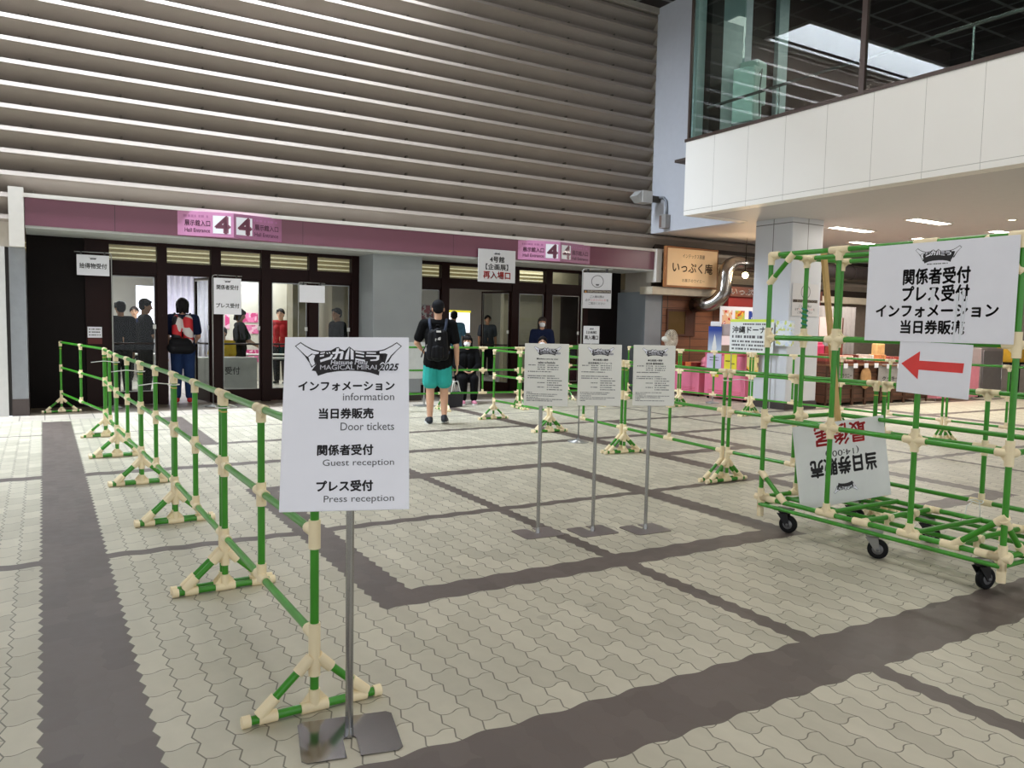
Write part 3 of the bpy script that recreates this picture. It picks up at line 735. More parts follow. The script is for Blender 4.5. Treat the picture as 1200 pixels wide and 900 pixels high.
def body(k):
    random.seed(k); r = []
    for y in (0.272, 0.258, 0.244): r += [(LB_+0.065, LB_+0.115, y, 0.006), (LB_+0.13, LB_+0.205, y, 0.006)]
    r += [(LB_+0.003, LB_+0.05, 0.272, 0.006), (LB_, LB_+0.16, 0.228, 0.006), (LB_, LB_+0.18, 0.199, 0.006), (LB_, LB_+0.115, 0.185, 0.006)]
    for i, y in enumerate((0.185, 0.169, 0.154, 0.139, 0.124, 0.108)): r.append((LB_+0.13, LB_+(0.21 if i % 2 == 0 else 0.232), y, 0.006))
    for y in (0.154, 0.124): r.append((LB_+0.066, LB_+0.115, y, 0.006))
    for i, y in enumerate((0.088, 0.077, 0.065, 0.054, 0.043, 0.032)): r.append((LB_-0.006, LB_+(0.17, 0.03, 0.20, 0.18, 0.07, 0.235)[(i+k) % 6], y, 0.0048))
    return r
schedule(2.885, 4.41, 2.94, 4.43, -0.62, [('■Exhibition same day ticket', -0.105, 0.115, 0.310, 0.322), ('sales schedule', -0.06, 0.06, 0.286, 0.300)], body(1), 'leftmost of the three schedule stands, its sheet in English')
schedule(3.255, 4.28, 3.268, 4.275, -0.52, [('●企画展入場券', -0.055, 0.065, 0.308, 0.322), ('当日券販売スケジュール', -0.085, 0.09, 0.285, 0.299)], body(2), 'middle of the three schedule stands, sheet in Japanese')
schedule(3.625, 4.155, 3.652, 4.17, -0.44, [('●企画展入場券', -0.055, 0.065, 0.308, 0.322), ('当日券 整理券配布', -0.075, 0.08, 0.285, 0.299)], body(3), 'rightmost of the three schedule stands, nearest the pipe cart')

# ---- tall hook stands by the doors
M_STAND = mat('stand_grey', (170, 170, 168), 0.3, 0.6)
def hook_stand(x, y, h, arm, w_, sh, m, label, rows=None, reds=None, side=1, yaw=0.0, lg=None, roll=0.0):
    """thin pole with an arm at the top; sheets hang from two clips on the arm"""
    t = thing('hook_stand', label, 'sign stand', (x, y, 0), yaw, 'hook stands with hanging sheets')
    mb = MB(); mb.lathe([(0.13, 0), (0.13, 0.012), (0.03, 0.03), (0.012, 0.05)], n=20); mb.build('base_plate', M_STAND, t)
    mb = MB(); mb.path([(0, 0, 0.03), (0, 0, h-0.03), (side*0.012, 0, h-0.008), (side*0.04, 0, h), (side*arm, 0, h-0.004)], 0.008, n=8); mb.build('pole', M_STAND, t)
    mb = MB()
    for a in (0.18, 0.82): mb.box(side*arm*a-0.012, side*arm*a+0.012, -0.012, 0.012, h-0.05, h+0.002)
    mb.build('clip', mat('clip_dark', (60, 58, 58), 0.4, 0.5), t)
    b_ = panel(w_, sh, m, t, 'sheet', 0.004); as_local(b_, board_mtx((side*(arm*0.5+0.0), -0.018, h-0.045-sh), 0, 0, roll))
    if lg: logo(b_, plane_f(), 0, lg[0], lg[1], False)
    if rows: lines(b_, rows, plane_f())
    if reds: lines(b_, reds, plane_f(), M_RED, 'red_lettering')
    return t, b_
hook_stand(0.93, 13.62, 2.40, 0.50, 0.44, 0.31, M_PAPER, 'hook stand with a white sheet left of the leftmost glass door', [('拾得物受付', -0.185, 0.185, 0.105, 0.185, 0.03)], None, -1, 0, (0.26, 0.12))
hook_stand(2.36, 13.35, 2.13, 0.46, 0.43, 0.585, M_PAPER, 'hook stand with two stacked white sheets beside the open left door', [('関係者受付', -0.17, 0.17, 0.40, 0.475, 0.03), ('プレス受付', -0.18, 0.18, 0.105, 0.18, 0.03)], None, 1, 0, (0.535, 0.12))
t, b_ = hook_stand(3.72, 13.25, 2.07, 0.46, 0.44, 0.29, M_PAPER, 'hook stand with a blank white sheet, right of the two stacked sheets', None, None, 1)
# information hook stand on the middle
t, b_ = hook_stand(5.64, 7.76, 2.12, 0.36, 0.345, 0.43, mat('sheet_grey', (208, 206, 208), 0.5, var=0.02), 'tall hook stand with an information sheet above the middle schedule stand', [('ご入場の際は', -0.085, 0.085, 0.125, 0.155, 0.01), ('必ず', -0.14, -0.085, 0.085, 0.115, 0.01), ('を', 0.115, 0.14, 0.085, 0.112, 0.01), ('ご提示ください', -0.10, 0.10, 0.045, 0.075, 0.01)], [('リストバンド', -0.08, 0.11, 0.087, 0.113, 0.0)], 1, -0.56)
mb = MB(); mb.box(-0.165, 0.165, -0.0062, -0.005, 0.185, 0.222); hb = mb.build('heading_bar', mat('bar_dark', (70, 58, 50), 0.5), b_)
mb = MB(); put_text(mb, 'INFORMATION', -0.115, 0.155, 0.192, 0.215, plane_f(), 0.03, 0.0025); mb.build('heading_lettering', mat('bar_letter', (206, 196, 178), 0.5), hb)
mb = MB(); mb.add([V(-0.155, -0.0068, 0.190), V(-0.125, -0.0068, 0.190), V(-0.14, -0.0068, 0.217)], [(0, 1, 2)]); mb.build('warning_mark', mat('mark_orange', (206, 140, 60), 0.5), hb)
def ring_mark(b_, cx, cz, r, y=-0.0056):
    mb = MB(); n = 28
    o = [V(cx+r*math.cos(2*PI*i/n), y, cz+r*math.sin(2*PI*i/n)) for i in range(n)]; q = [V(cx+r*0.90*math.cos(2*PI*i/n), y, cz+r*0.90*math.sin(2*PI*i/n)) for i in range(n)]
    mb.add(o+q, [(i, (i+1) % n, n+(i+1) % n, n+i) for i in range(n)])
    mb.add([V(cx-r*0.32, y, cz-r*0.42), V(cx+r*0.32, y, cz-r*0.42), V(cx+r*0.2, y, cz-r*0.68), V(cx-r*0.2, y, cz-r*0.68)], [(0, 1, 2, 3)])
    return mb.build('ring_mark', M_INKG, b_)
ring_mark(b_, 0, 0.325, 0.075)
# the same notice fixed to the column
t = thing('column_notice', 'grey information notice fixed to the big grey column behind the cart', 'notice', (11.79, 9.412, 1.69))
b_ = panel(0.70, 0.58, mat('sheet_grey', (208, 206, 208), 0.5), t, 'sheet', 0.006)
lines(b_, [('ご入場の際は', -0.17, 0.17, 0.155, 0.20, 0.01), ('必ず', -0.27, -0.17, 0.10, 0.145, 0.01), ('を', 0.23, 0.27, 0.10, 0.145, 0.01), ('ご提示ください', -0.20, 0.20, 0.045, 0.09, 0.01)], plane_f())
lines(b_, [('リストバンド', -0.16, 0.22, 0.103, 0.143, 0.0)], plane_f(), M_RED, 'red_lettering')
hb = MB().box(-0.33, 0.33, -0.0062, -0.005, 0.245, 0.295).build('heading_bar', mat('bar_dark', (70, 58, 50), 0.5), b_)
mb = MB(); put_text(mb, 'INFORMATION', -0.22, 0.31, 0.255, 0.285, plane_f(), 0.03, 0.0025); mb.build('heading_lettering', mat('bar_letter', (206, 196, 178), 0.5), hb)
ring_mark(b_, 0, 0.435, 0.125)
# re-entry sign in front of the pink band
t = thing('hanging_sign', 'white sign with red characters hanging in front of the pink band', 'sign', (7.32, 12.80, 2.215), 0)
b_ = panel(0.80, 0.605, mat('sheet_grey2', (204, 202, 202), 0.5, var=0.02), t, 'board', 0.012)
lines(b_, [('4号館', -0.155, 0.155, 0.37, 0.48, 0.03), ('【企画展】', -0.24, 0.24, 0.23, 0.34, 0.03)], plane_f())
lines(b_, [('再入場口', -0.29, 0.29, 0.065, 0.20, 0.04)], plane_f(), M_RED, 'red_lettering')
logo(b_, plane_f(), 0, 0.54, 0.18, False)
mb = MB()
for a in (-0.3, 0.3): mb.box(a-0.02, a+0.02, 0.005, 0.065, 0.48, 0.56)
mb.build('bracket', M_STAND, t)
# low re-entry stand
t = thing('low_sign_stand', 'low grey re-entry sign on a stand behind the middle schedule stand', 'sign stand', (9.0, 12.05, 0), -0.3)
mb = MB(); mb.box(-0.16, 0.16, -0.14, 0.14, 0, 0.012); mb.build('base_plate', M_STAND, t)
MB().tube((0, 0.01, 0.01), (0, 0.01, 1.12), 0.012).build('pole', M_STAND, t)
b_ = panel(0.32, 0.335, mat('sheet_grey2', (204, 202, 202), 0.5), t, 'board', 0.008); as_local(b_, Matrix.Translation((0, 0, 1.10)))
lines(b_, [('再入場口', -0.135, 0.135, 0.075, 0.155, 0.04), ('【企画展】', -0.10, 0.10, 0.19, 0.24, 0.03)], plane_f())
logo(b_, plane_f(), 0, 0.285, 0.12, False)
# white notice on the bronze frame
t = thing('wall_notice', 'small white notice on the dark wall left of the doors, red panel below', 'notice', (0.70, YD-0.045, 0.99))
MB().box(-0.10, 0.10, -0.006, 0, 0.10, 0.27).build('sheet', M_PAPER, t)
mb = MB(); bars(mb, [(-0.08, 0.08, 0.225, 0.016), (-0.08, 0.08, 0.18, 0.016), (-0.08, 0.08, 0.135, 0.016)], lambda u, v, tt: V(u, -0.0065, v)); mb.build('lettering', M_INK, t)
MB().box(-0.10, 0.10, -0.006, 0, 0.0, 0.09).build('red_panel', mat('red_box', (92, 30, 24), 0.5), t)

# ---- prism signs on the pink band
M_PSIGN = mat('sign_pink', (204, 138, 178), 0.35, var=0.04)
M_PSIGN_SHADE = mat('sign_pink_shade', (160, 104, 136), 0.35, var=0.04)  # same pink, darker: the right face's shade put into its colour
M_WHT = mat('sign_white', (240, 240, 246), 0.4, var=0.0)
def prism_sign(xc, hw, out, label):
    t = thing('entrance_sign', label, 'sign', (xc, 12.86, 2.68), 0, 'prism signs on the pink band')
    h = 0.37
    mb = MB(); mb.prism([(-hw, 0), (0, -out), (hw, 0)], lambda u, v, tt: V(u, v, tt), 0, h)
    b_ = mb.build('body', M_PSIGN, t)
    for s in (-1, 1):
        L = math.hypot(hw, out)
        # local frame of the face: origin at the ridge for the right face, at the outer end for the left face
        if s < 0: o = V(-hw, 0, 0); d = V(hw, -out, 0)/L
        else: o = V(0, -out, 0); d = V(hw, out, 0)/L
        nrm = V(d.y, -d.x, 0)
        f = lambda u, v, tt, o=o, d=d, nrm=nrm: o+d*u+V(0, 0, v)+nrm*(0.001+tt)
        if s > 0: MB().add([f(0, 0, 0), f(L, 0, 0), f(L, h, 0), f(0, h, 0)], [(0, 1, 2, 3)]).build('face', M_PSIGN_SHADE, b_)
        num = (L-0.30, L-0.04) if s < 0 else (0.04, 0.30)
        fr = MB().add([f(num[0], 0.05, 0.001), f(num[1], 0.05, 0.001), f(num[1], 0.32, 0.001), f(num[0], 0.32, 0.001)], [(0, 1, 2, 3)]).build('number_panel', M_WHT, t)
        mb = MB(); put_text(mb, '4', num[0]+0.04, num[1]-0.02, 0.06, 0.31, f, 0.05, 0.002); mb.build('numeral', M_PINK, fr)
        tx = (0.10, L-0.34) if s < 0 else (0.34, L-0.06)
        mb = MB(); put_text(mb, '展示館入口', tx[0], tx[1], 0.15, 0.24, f, 0.02, 0.001); put_text(mb, 'Hall Entrance', tx[0], tx[1], 0.055, 0.115, f, 0.01, 0.001)
        mb.build('lettering', M_INKM, t)
        mb = MB(); bars(mb, [(tx[0]-0.02, tx[1], 0.28, 0.035)], f, 0.001); mb.build('small_lettering', mat('ink_pinkgrey', (176, 112, 152), 0.5), t)
prism_sign(2.56, 0.78, 0.18, 'projecting pink entrance sign numbered 4, the left one on the band')
prism_sign(8.66, 0.85, 0.18, 'projecting pink entrance sign numbered 4, the right one on the band')
# ================================================================== PIPE CART
CX0, CX1 = 4.42, 5.20
CY = (3.83, 3.28, 2.70, 2.17)
cart = thing('pipe_cart', 'tall green pipe cart on casters carrying the white notices', 'cart', (4.42, 2.17, 0))
OX, OY = 4.42, 2.17
def cp(x, y, z): return V(x-OX, y-OY, z)
RC = 0.0165; RCJ = 0.0235
def ctube(name, a, b, r=RC, parent=cart):
    return MB().tube(cp(*a), cp(*b), r, n=14).build(name, M_GREEN, parent)
def node(parent, c, dirs, ln=0.07, r=RCJ, gusset=True):
    """moulded joint: a sleeve along each direction with webs between neighbours"""
    mb = MB(); c = V(*c); ds = [V(*d).normalized() for d in dirs]
    mb.ell(cp(*c), r*1.05, n=12, m=8)
    for d in ds: mb.tube(cp(*(c)), cp(*(c+d*ln)), r, n=14)
    if gusset:
        for i in range(len(ds)):
            for j in range(i+1, len(ds)):
                if abs(ds[i].dot(ds[j])) < 0.3:
                    nn = ds[i].cross(ds[j])*0.007
                    a, b, e = c, c+ds[i]*ln*0.95, c+ds[j]*ln*0.95
                    mb.add([cp(*(p+nn)) for p in (a, b, e)]+[cp(*(p-nn)) for p in (a, b, e)], [(0, 1, 2), (3, 5, 4), (1, 4, 5, 2)])
    return mb.build('joint', M_JOINT, parent)
ZC = (0.22, 0.79, 1.37, 1.95)
X_, Y_, Z_ = (1, 0, 0), (0, 1, 0), (0, 0, 1)
def ng(v): return tuple(-k for k in v)
for xi, x in enumerate((CX0, CX1)):
    for yi, y in enumerate(CY):
        if xi == 1 and yi in (1, 2): continue
        p = ctube('post', (x, y, 0.10 if yi in (0, 3) else 0.22), (x, y, ZC[3]))
        for zi, z in enumerate(ZC):
            if xi == 1 and yi in (1, 2) and zi in (1, 2): continue
            ds = []
            if zi < 3: ds.append(Z_)
            if zi > 0 or yi in (0, 3): ds.append(ng(Z_))
            if yi > 0: ds.append(Y_)
            if yi < 3: ds.append(ng(Y_))
            if yi in (0, 3): ds.append(X_ if xi == 0 else ng(X_))
            if zi == 0 and yi in (1, 2): ds.append(X_ if xi == 0 else ng(X_))
            node(p, (x, y, z), ds)
        if yi in (0, 3):
            MB().tube(cp(x, y, 0.085), cp(x, y, 0.19), RCJ, n=14).build('joint', M_JOINT, p)
    for z, nm in zip(ZC, ('base_rail', 'middle_rail', 'upper_rail', 'top_rail')):
        ctube(nm, (x, CY[3], z), (x, CY[0], z))
    ctube('base_rail', (x-0.012 if xi == 0 else x+0.012, CY[3], 0.172), (x-0.012 if xi == 0 else x+0.012, CY[0], 0.172), 0.0135)
for y in (CY[0], CY[3]):
    for z, nm in zip(ZC, ('base_rail', 'middle_rail', 'upper_rail', 'top_rail')): ctube(nm, (CX0, y, z), (CX1, y, z))
    ctube('base_rail', (CX0, y, 0.172), (CX1, y, 0.172), 0.0135)
pm = ctube('post', (4.80, CY[0], 0.22), (4.80, CY[0], ZC[3]))
for z in ZC: node(pm, (4.80, CY[0], z), [X_, ng(X_)]+([Z_] if z < 1.9 else [])+([ng(Z_)] if z > 0.3 else [])+([ng(Y_)] if z > 1.9 else []))
ctube('top_rail', (4.80, CY[0], ZC[3]), (4.80, CY[3], ZC[3]))
for y in (3.02, 2.45):
    c_ = ctube('cross_tube', (CX0, y, 0.225), (CX1, y, 0.225))
    node(c_, (CX0, y, 0.22), [Y_, ng(Y_), X_], 0.055, gusset=False); node(c_, (CX1, y, 0.22), [Y_, ng(Y_), ng(X_)], 0.055, gusset=False)
    for x in (4.70, 4.98):
        MB().tube(cp(x, y-0.03, 0.225), cp(x, y+0.03, 0.225), RCJ, n=12).build('joint', M_JOINT, c_)
        MB().tube(cp(x, y, 0.17), cp(x, y, 0.225), RCJ, n=12).build('joint', M_JOINT, c_)
for y in (3.28, 2.70): ctube('cross_tube', (CX0, y, 0.225), (CX1, y, 0.225))
for x in (4.70, 4.98): ctube('base_rail', (x, CY[3], 0.185), (x, CY[0], 0.185), 0.0145)
# corner braces
def brace(a, b):
    p = ctube('brace', a, b); a, b = V(*a), V(*b); d = (b-a).normalized()
    for q, e in ((a, d), (b, -d)): MB().tube(cp(*(q-e*0.015)), cp(*(q+e*0.055)), RCJ, n=12).build('joint', M_JOINT, p)
    return p
for x in (CX0, CX1):
    brace((x, CY[0], 0.40), (x, CY[0]-0.20, 0.23)); brace((x, CY[3], 0.44), (x, CY[3]+0.26, 0.23))
brace((CX0, CY[0], 1.76), (CX0, CY[0]-0.18, 1.94)); brace((CX0, CY[3], 0.42), (CX0+0.2, CY[3], 0.23)); brace((CX0, CY[3], 1.76), (CX0, CY[3]+0.18, 1.94))
for y in (CY[0], CY[3]):
    mb = MB(); mb.tube(cp(CX0, y-0.045 if y not in (CY[0],) else y-0.14, 0.22), cp(CX0, y+0.045 if y != CY[3] else y+0.14, 0.22), RCJ, n=14); mb.build('joint', M_JOINT, cart)
# casters
M_TYRE = mat('tyre_black', (26, 26, 27), 0.55); M_HUB = mat('hub_grey', (120, 120, 122), 0.35, 0.4)
for i, (x, y, a) in enumerate(((4.47, 3.66, 0.35), (4.47, 2.97, 0.55), (4.47, 2.30, 1.35), (5.14, 3.60, 0.4), (5.14, 3.03, 0.5), (5.14, 2.30, 0.9))):
    T = Matrix.Translation(cp(x, y, 0)) @ Matrix.Rotation(a, 4, 'Z') @ Matrix.Scale(1.18, 4)
    mb = MB(); mb.rbox(-0.045, 0.045, -0.05, 0.05, 0.132, 0.142, 0.003, 1, T); mb.lathe([(0.026, 0.112), (0.034, 0.122), (0.034, 0.132)], n=16, mtx=T)
    for s in (-1, 1): mb.prism([(-0.028, 0.115), (0.036, 0.115), (-0.018, 0.042), (-0.040, 0.042)], lambda u, v, t: T @ V(t, u, v), s*0.021, s*0.025)
    fk = mb.build('caster', M_SILV if i in (1,) else mat('caster_dark', (52, 52, 54), 0.35, 0.6), cart)
    R = T @ Matrix.Translation((0, -0.028, 0.052)) @ Matrix.Rotation(PI/2, 4, 'Y')
    MB().lathe([(0.036, -0.015), (0.046, -0.015), (0.052, -0.010), (0.052, 0.010), (0.046, 0.015), (0.036, 0.015)], n=28, mtx=R).build('tyre', M_TYRE, fk)
    mb = MB(); mb.lathe([(0.012, -0.019), (0.036, -0.013), (0.036, 0.013), (0.012, 0.019)], n=24, mtx=R); mb.lathe([(0.008, -0.028), (0.008, 0.028)], n=10, mtx=R); mb.build('wheel_hub', M_HUB, fk)
# notices tied to the cart's near side
YAWC = -PI/2
def cart_sheet(yc, x, z0, w_, h, name, label, roll=0.0):
    t = thing(name, label, 'notice', (x, yc, z0)); t.matrix_world = board_mtx((x, yc, z0), YAWC, 0.0, roll)
    return t, panel(w_, h, M_PAPER, t, 'sheet', 0.004)
t, b_ = cart_sheet(2.61, CX0-0.028, 1.372, 0.875, 0.575, 'paper_notice', 'large white reception notice tied to the side of the pipe cart', 0.0)
lines(b_, [('関係者受付', -0.20, 0.19, 0.335, 0.425, 0.045), ('プレス受付', -0.20, 0.19, 0.235, 0.325, 0.045), ('インフォメーション', -0.365, 0.35, 0.145, 0.215, 0.045), ('当日券販売', -0.20, 0.175, 0.048, 0.125, 0.045)], plane_f())
logo(b_, plane_f(), 0.0, 0.500, 0.27, False)
mb = MB(); bars(mb, [(-0.06, 0.06, 0.445, 0.006)], plane_f(), 0.0007); mb.build('small_print', M_INKG, b_)
M_TAPEC = mat('clear_tape', (236, 238, 246), 0.12)
mb = MB()
for x0, z0, x1, z1, wd in ((-0.01, 0.31, -0.02, 0.20, 0.022), (0.13, 0.28, 0.12, 0.0, 0.012), (0.16, 0.30, 0.155, 0.02, 0.012), (0.155, 0.02, 0.22, 0.0, 0.012), (0.18, 0.26, 0.165, 0.05, 0.008)):
    mb.add([V(x0-wd/2, -0.007, z0), V(x0+wd/2, -0.007, z0), V(x1+wd/2, -0.007, z1), V(x1-wd/2, -0.007, z1)], [(0, 1, 2, 3)])
mb.build('tape_strip', M_TAPEC, b_)
t, b_ = cart_sheet(2.605, CX0-0.024, 1.065, 0.43, 0.305, 'arrow_notice', 'white sheet with a red arrow pointing left, below the large notice', -0.03)
mb = MB(); f = plane_f()
mb.add([f(u, v, 0.001) for u, v in ((-0.195, 0.17), (-0.085, 0.25), (-0.085, 0.195), (0.175, 0.200), (0.172, 0.145), (-0.085, 0.142), (-0.085, 0.085))], [(0, 1, 2, 3, 4, 5, 6)])
mb.build('arrow', mat('arrow_red', (226, 66, 62), 0.5), b_)
# upside-down board leaning inside the cart
t = thing('leaning_board', 'upside-down white ticket board leaning inside the pipe cart', 'board', (4.87, 3.45, 0.235)); t.matrix_world = board_mtx((4.87, 3.45, 0.215), -0.188, 0.117, 0.081)
b_ = panel(0.82, 0.58, mat('board_grey_white', (228, 228, 226), 0.4, var=0.03), t, 'board', 0.006)
fu = lambda u, v, tt: V(-u, -0.0045-tt, 0.58-v)
lines(b_, [('当日券販売', -0.30, 0.29, 0.255, 0.375, 0.05)], fu)
lines(b_, [('(14:00-)', -0.15, 0.15, 0.19, 0.245, 0.0)], fu)
mb = MB(); put_text(mb, '最後尾', -0.23, 0.23, 0.02, 0.165, fu, 0.03, 0.0007)
mb.build('red_lettering', mat('ink_red_dark', (192, 40, 44), 0.5), b_)
logo(b_, fu, 0.0, 0.47, 0.22, False)
# timber length stood in the cart
mb = MB(); a, b = V(4.90, 3.77, 2.0), V(5.12, 3.66, 0.25); d = (b-a).normalized(); q = V(0.88, 0, 0.0); q = (q-d*q.dot(d)).normalized(); r = d.cross(q)
mb.add([a+q*s*0.022+r*e*0.012 for s in (-1, 1) for e in (-1, 1)]+[b+q*s*0.022+r*e*0.012 for s in (-1, 1) for e in (-1, 1)], [(0, 1, 3, 2), (4, 6, 7, 5), (0, 4, 5, 1), (2, 3, 7, 6), (0, 2, 6, 4), (1, 5, 7, 3)])
tag(mb.build('timber_length', mat('raw_timber', (204, 168, 110), 0.6, var=0.1, scale=5), None, (4.90, 3.80, 1.0)), 'pale wooden batten standing slanted inside the pipe cart', 'batten')
# coiled cord hung at the back and string
mb = MB(); mb.path([(0.02*math.cos(k*0.7), 0.02*math.sin(k*0.7), -k*0.004) for k in range(40)], 0.006, n=6)
o = mb.build('rope_coil', mat('rope_teal', (40, 140, 128), 0.6)); o.location = (4.80, CY[0], 1.60); tag(o, 'small teal cord wound on the far middle post of the cart', 'cord')
mb = MB(); r = 0.045
mb.path([(r*math.cos(a*PI/8), r*math.sin(a*PI/8), 0.006*math.sin(a)) for a in range(17)], 0.0035, n=6)
mb.path([(r, 0, 0), (r+0.02, 0, -0.08), (r+0.015, 0.0, -0.16)], 0.0035, n=6); mb.path([(-r, 0, 0), (-r-0.06, 0, -0.02), (-r-0.07, 0.0, -0.08), (-r-0.15, 0, -0.13)], 0.0035, n=6)
o = mb.build('white_string', M_TIE); o.location = (5.37, 2.83, 0.30); tag(o, 'white string knotted round a barrier post behind the cart', 'string')
# ================================================================== PEOPLE
M_SKIN = mat('skin', (206, 160, 132), 0.5, var=0.05)
M_SKIN2 = mat('skin_tan', (186, 138, 108), 0.5, var=0.05)
M_HAIR = mat('hair_black', (24, 20, 20), 0.45, var=0.15)
M_HAIRB = mat('hair_dark_brown', (40, 27, 24), 0.45, var=0.15)
M_EYE = mat('eye_dark', (20, 16, 16), 0.2)
M_LIP = mat('lip', (150, 84, 76), 0.5)
M_TEE = mat('black_tee', (11, 11, 13), 0.85, var=0.15)
M_NAVY = mat('navy_cloth', (26, 34, 62), 0.85, var=0.12)
M_TEAL = mat('teal_cloth', (52, 166, 158), 0.8, var=0.08)
M_DENIM = mat('denim', (36, 54, 92), 0.85, var=0.15)
M_DPANT = mat('dark_trousers', (28, 28, 32), 0.85, var=0.12)
M_MASK = mat('mask_white', (232, 232, 236), 0.7, var=0.02)
def person(label, loc, rotz, h, J=None, top=None, sleeve='short', bottom=None, shoe=None, hair=('short', M_HAIR), skin=None, vox=0.0095, group=None, mask=False, turn=0.0, nod=0.0, hem=0.47, cuff=None, skirt=False):
    """one figure; joints in fractions of the height, x right, y forward, z up"""
    skin = skin or M_SKIN
    P = dict(pelvis=(0, 0, 0.53), waist=(0, 0.0, 0.62), chest=(0, 0.0, 0.735), neck=(0, 0.0, 0.825), head=(0, 0.012, 0.932),
             shL=(-0.108, 0, 0.805), shR=(0.108, 0, 0.805), elL=(-0.135, -0.01, 0.635), elR=(0.135, -0.01, 0.635), wrL=(-0.14, 0.03, 0.485), wrR=(0.14, 0.03, 0.485),
             hiL=(-0.052, 0, 0.515), hiR=(0.052, 0, 0.515), knL=(-0.056, 0.012, 0.285), knR=(0.056, 0.012, 0.285), anL=(-0.058, -0.01, 0.045), anR=(0.058, -0.01, 0.045),
             toL=(-0.065, 0.09, 0.018), toR=(0.065, 0.09, 0.018))
    P.update(J or {})
    P = {k: V(*v)*h for k, v in P.items()}
    t = thing('person', label, 'person', loc, rotz, group)
    r = lambda k: k*h
    mb = MB()
    mb.cap(P['pelvis']+V(-.03*h, 0, 0), P['pelvis']+V(.03*h, 0, 0), r(.058)); mb.cap(P['pelvis'], P['waist'], r(.062), r(.058))
    for s in (-1, 1):
        mb.cap(P['waist']+V(s*.025*h, 0, 0), P['chest']+V(s*.042*h, 0, 0), r(.052), r(.058))
    mb.cap(P['shL'].lerp(P['neck'], .15), P['shR'].lerp(P['neck'], .15), r(.034))
    mb.cap(P['neck']+V(0, 0, -.01*h), P['head']+V(0, -.01*h, -.02*h), r(.033), r(.030))
    HM = Matrix.Translation(P['head']) @ Matrix.Rotation(turn, 4, 'Z') @ Matrix.Rotation(nod, 4, 'X')
    mb.ell((0, -.006*h, .012*h), (r(.046), r(.056), r(.055)), HM); mb.ell((0, .012*h, -.028*h), (r(.036), r(.040), r(.042)), HM)
    mb.cap(HM @ V(0, .050*h, .004*h), HM @ V(0, .060*h, -.016*h), r(.0065), r(.0095)); mb.ell((0, .034*h, -.058*h), (r(.018), r(.014), r(.012)), HM)
    for s in (-1, 1): mb.ell((s*.047*h, -.004*h, -.008*h), (r(.006), r(.014), r(.018)), HM)
    for S in 'LR':
        s = -1 if S == 'L' else 1
        mb.cap(P['sh'+S], P['el'+S], r(.031), r(.024)); mb.cap(P['el'+S], P['wr'+S], r(.025), r(.0155))
        d = (P['wr'+S]-P['el'+S]).normalized(); sd = V(0, 1, 0)-d*d.y
        sd = sd.normalized() if sd.length > .2 else V(0, 0, 1); nr = d.cross(sd)*s
        c0 = P['wr'+S]+d*r(.012); kn = P['wr'+S]+d*r(.052)
        for a in (-.016, -.005, .006, .016): mb.cap(c0+sd*a*.7*h, kn+sd*a*h, r(.0085), r(.008), 8)
        for a, ln in ((-.018, .034), (-.006, .043), (.006, .046), (.018, .041)):
            k1 = kn+sd*a*h+d*r(ln*.5)+nr*r(-.003); k2 = k1+d*r(ln*.45)*.85+nr*r(-.012)
            mb.cap(kn+sd*a*h, k1, r(.0062), r(.0056), 8); mb.cap(k1, k2, r(.0056), r(.005), 8)
        b0 = c0+sd*.014*h; b1 = b0+(d*.6+sd*.8).normalized()*r(.026); mb.cap(b0, b1, r(.008), r(.0066), 8); mb.cap(b1, b1+(d*.9+sd*.25).normalized()*r(.022), r(.0064), r(.0056), 8)
        mb.cap(P['hi'+S], P['kn'+S], r(.054), r(.037)); mb.cap(P['kn'+S], P['kn'+S].lerp(P['an'+S], .35), r(.035), r(.034)); mb.cap(P['kn'+S].lerp(P['an'+S], .35), P['an'+S], r(.034), r(.021))
        mb.cap(P['an'+S]+V(0, -.01*h, -.012*h), P['to'+S], r(.022), r(.017))
    body = blob(mb, 'body', skin, t, vox, 3)
    for s in (-1, 1):
        m_ = MB(); m_.ell((s*.019*h, .046*h, .006*h), (r(.0078), r(.005), r(.0042)), HM, 10, 6); m_.build('eye', M_EYE, t)
        m_ = MB(); m_.path([HM @ V(s*.009*h, .051*h, .019*h), HM @ V(s*.02*h, .048*h, .022*h), HM @ V(s*.030*h, .040*h, .018*h)], r(.0024), 6); m_.build('eyebrow', hair[1], t)
    if not mask:
        m_ = MB(); m_.path([HM @ V(-.014*h, .045*h, -.036*h), HM @ V(0, .0505*h, -.035*h), HM @ V(.014*h, .045*h, -.036*h)], [r(.002), r(.004), r(.002)], 6); m_.build('mouth', M_LIP, t)
    else:
        m_ = MB(); m_.ell((0, .026*h, -.030*h), (r(.038), r(.040), r(.036)), HM); m_.cap(HM @ V(0, .055*h, -.012*h), HM @ V(0, .06*h, -.03*h), r(.012)); m_.cap(HM @ V(-.034*h, .01*h, -.018*h), HM @ V(-.046*h, -.004*h, -.004*h), r(.003)); m_.cap(HM @ V(.034*h, .01*h, -.018*h), HM @ V(.046*h, -.004*h, -.004*h), r(.003))
        blob(m_, 'face_mask', M_MASK, t, vox*.7, 2)
    st, hm = hair; m_ = MB()
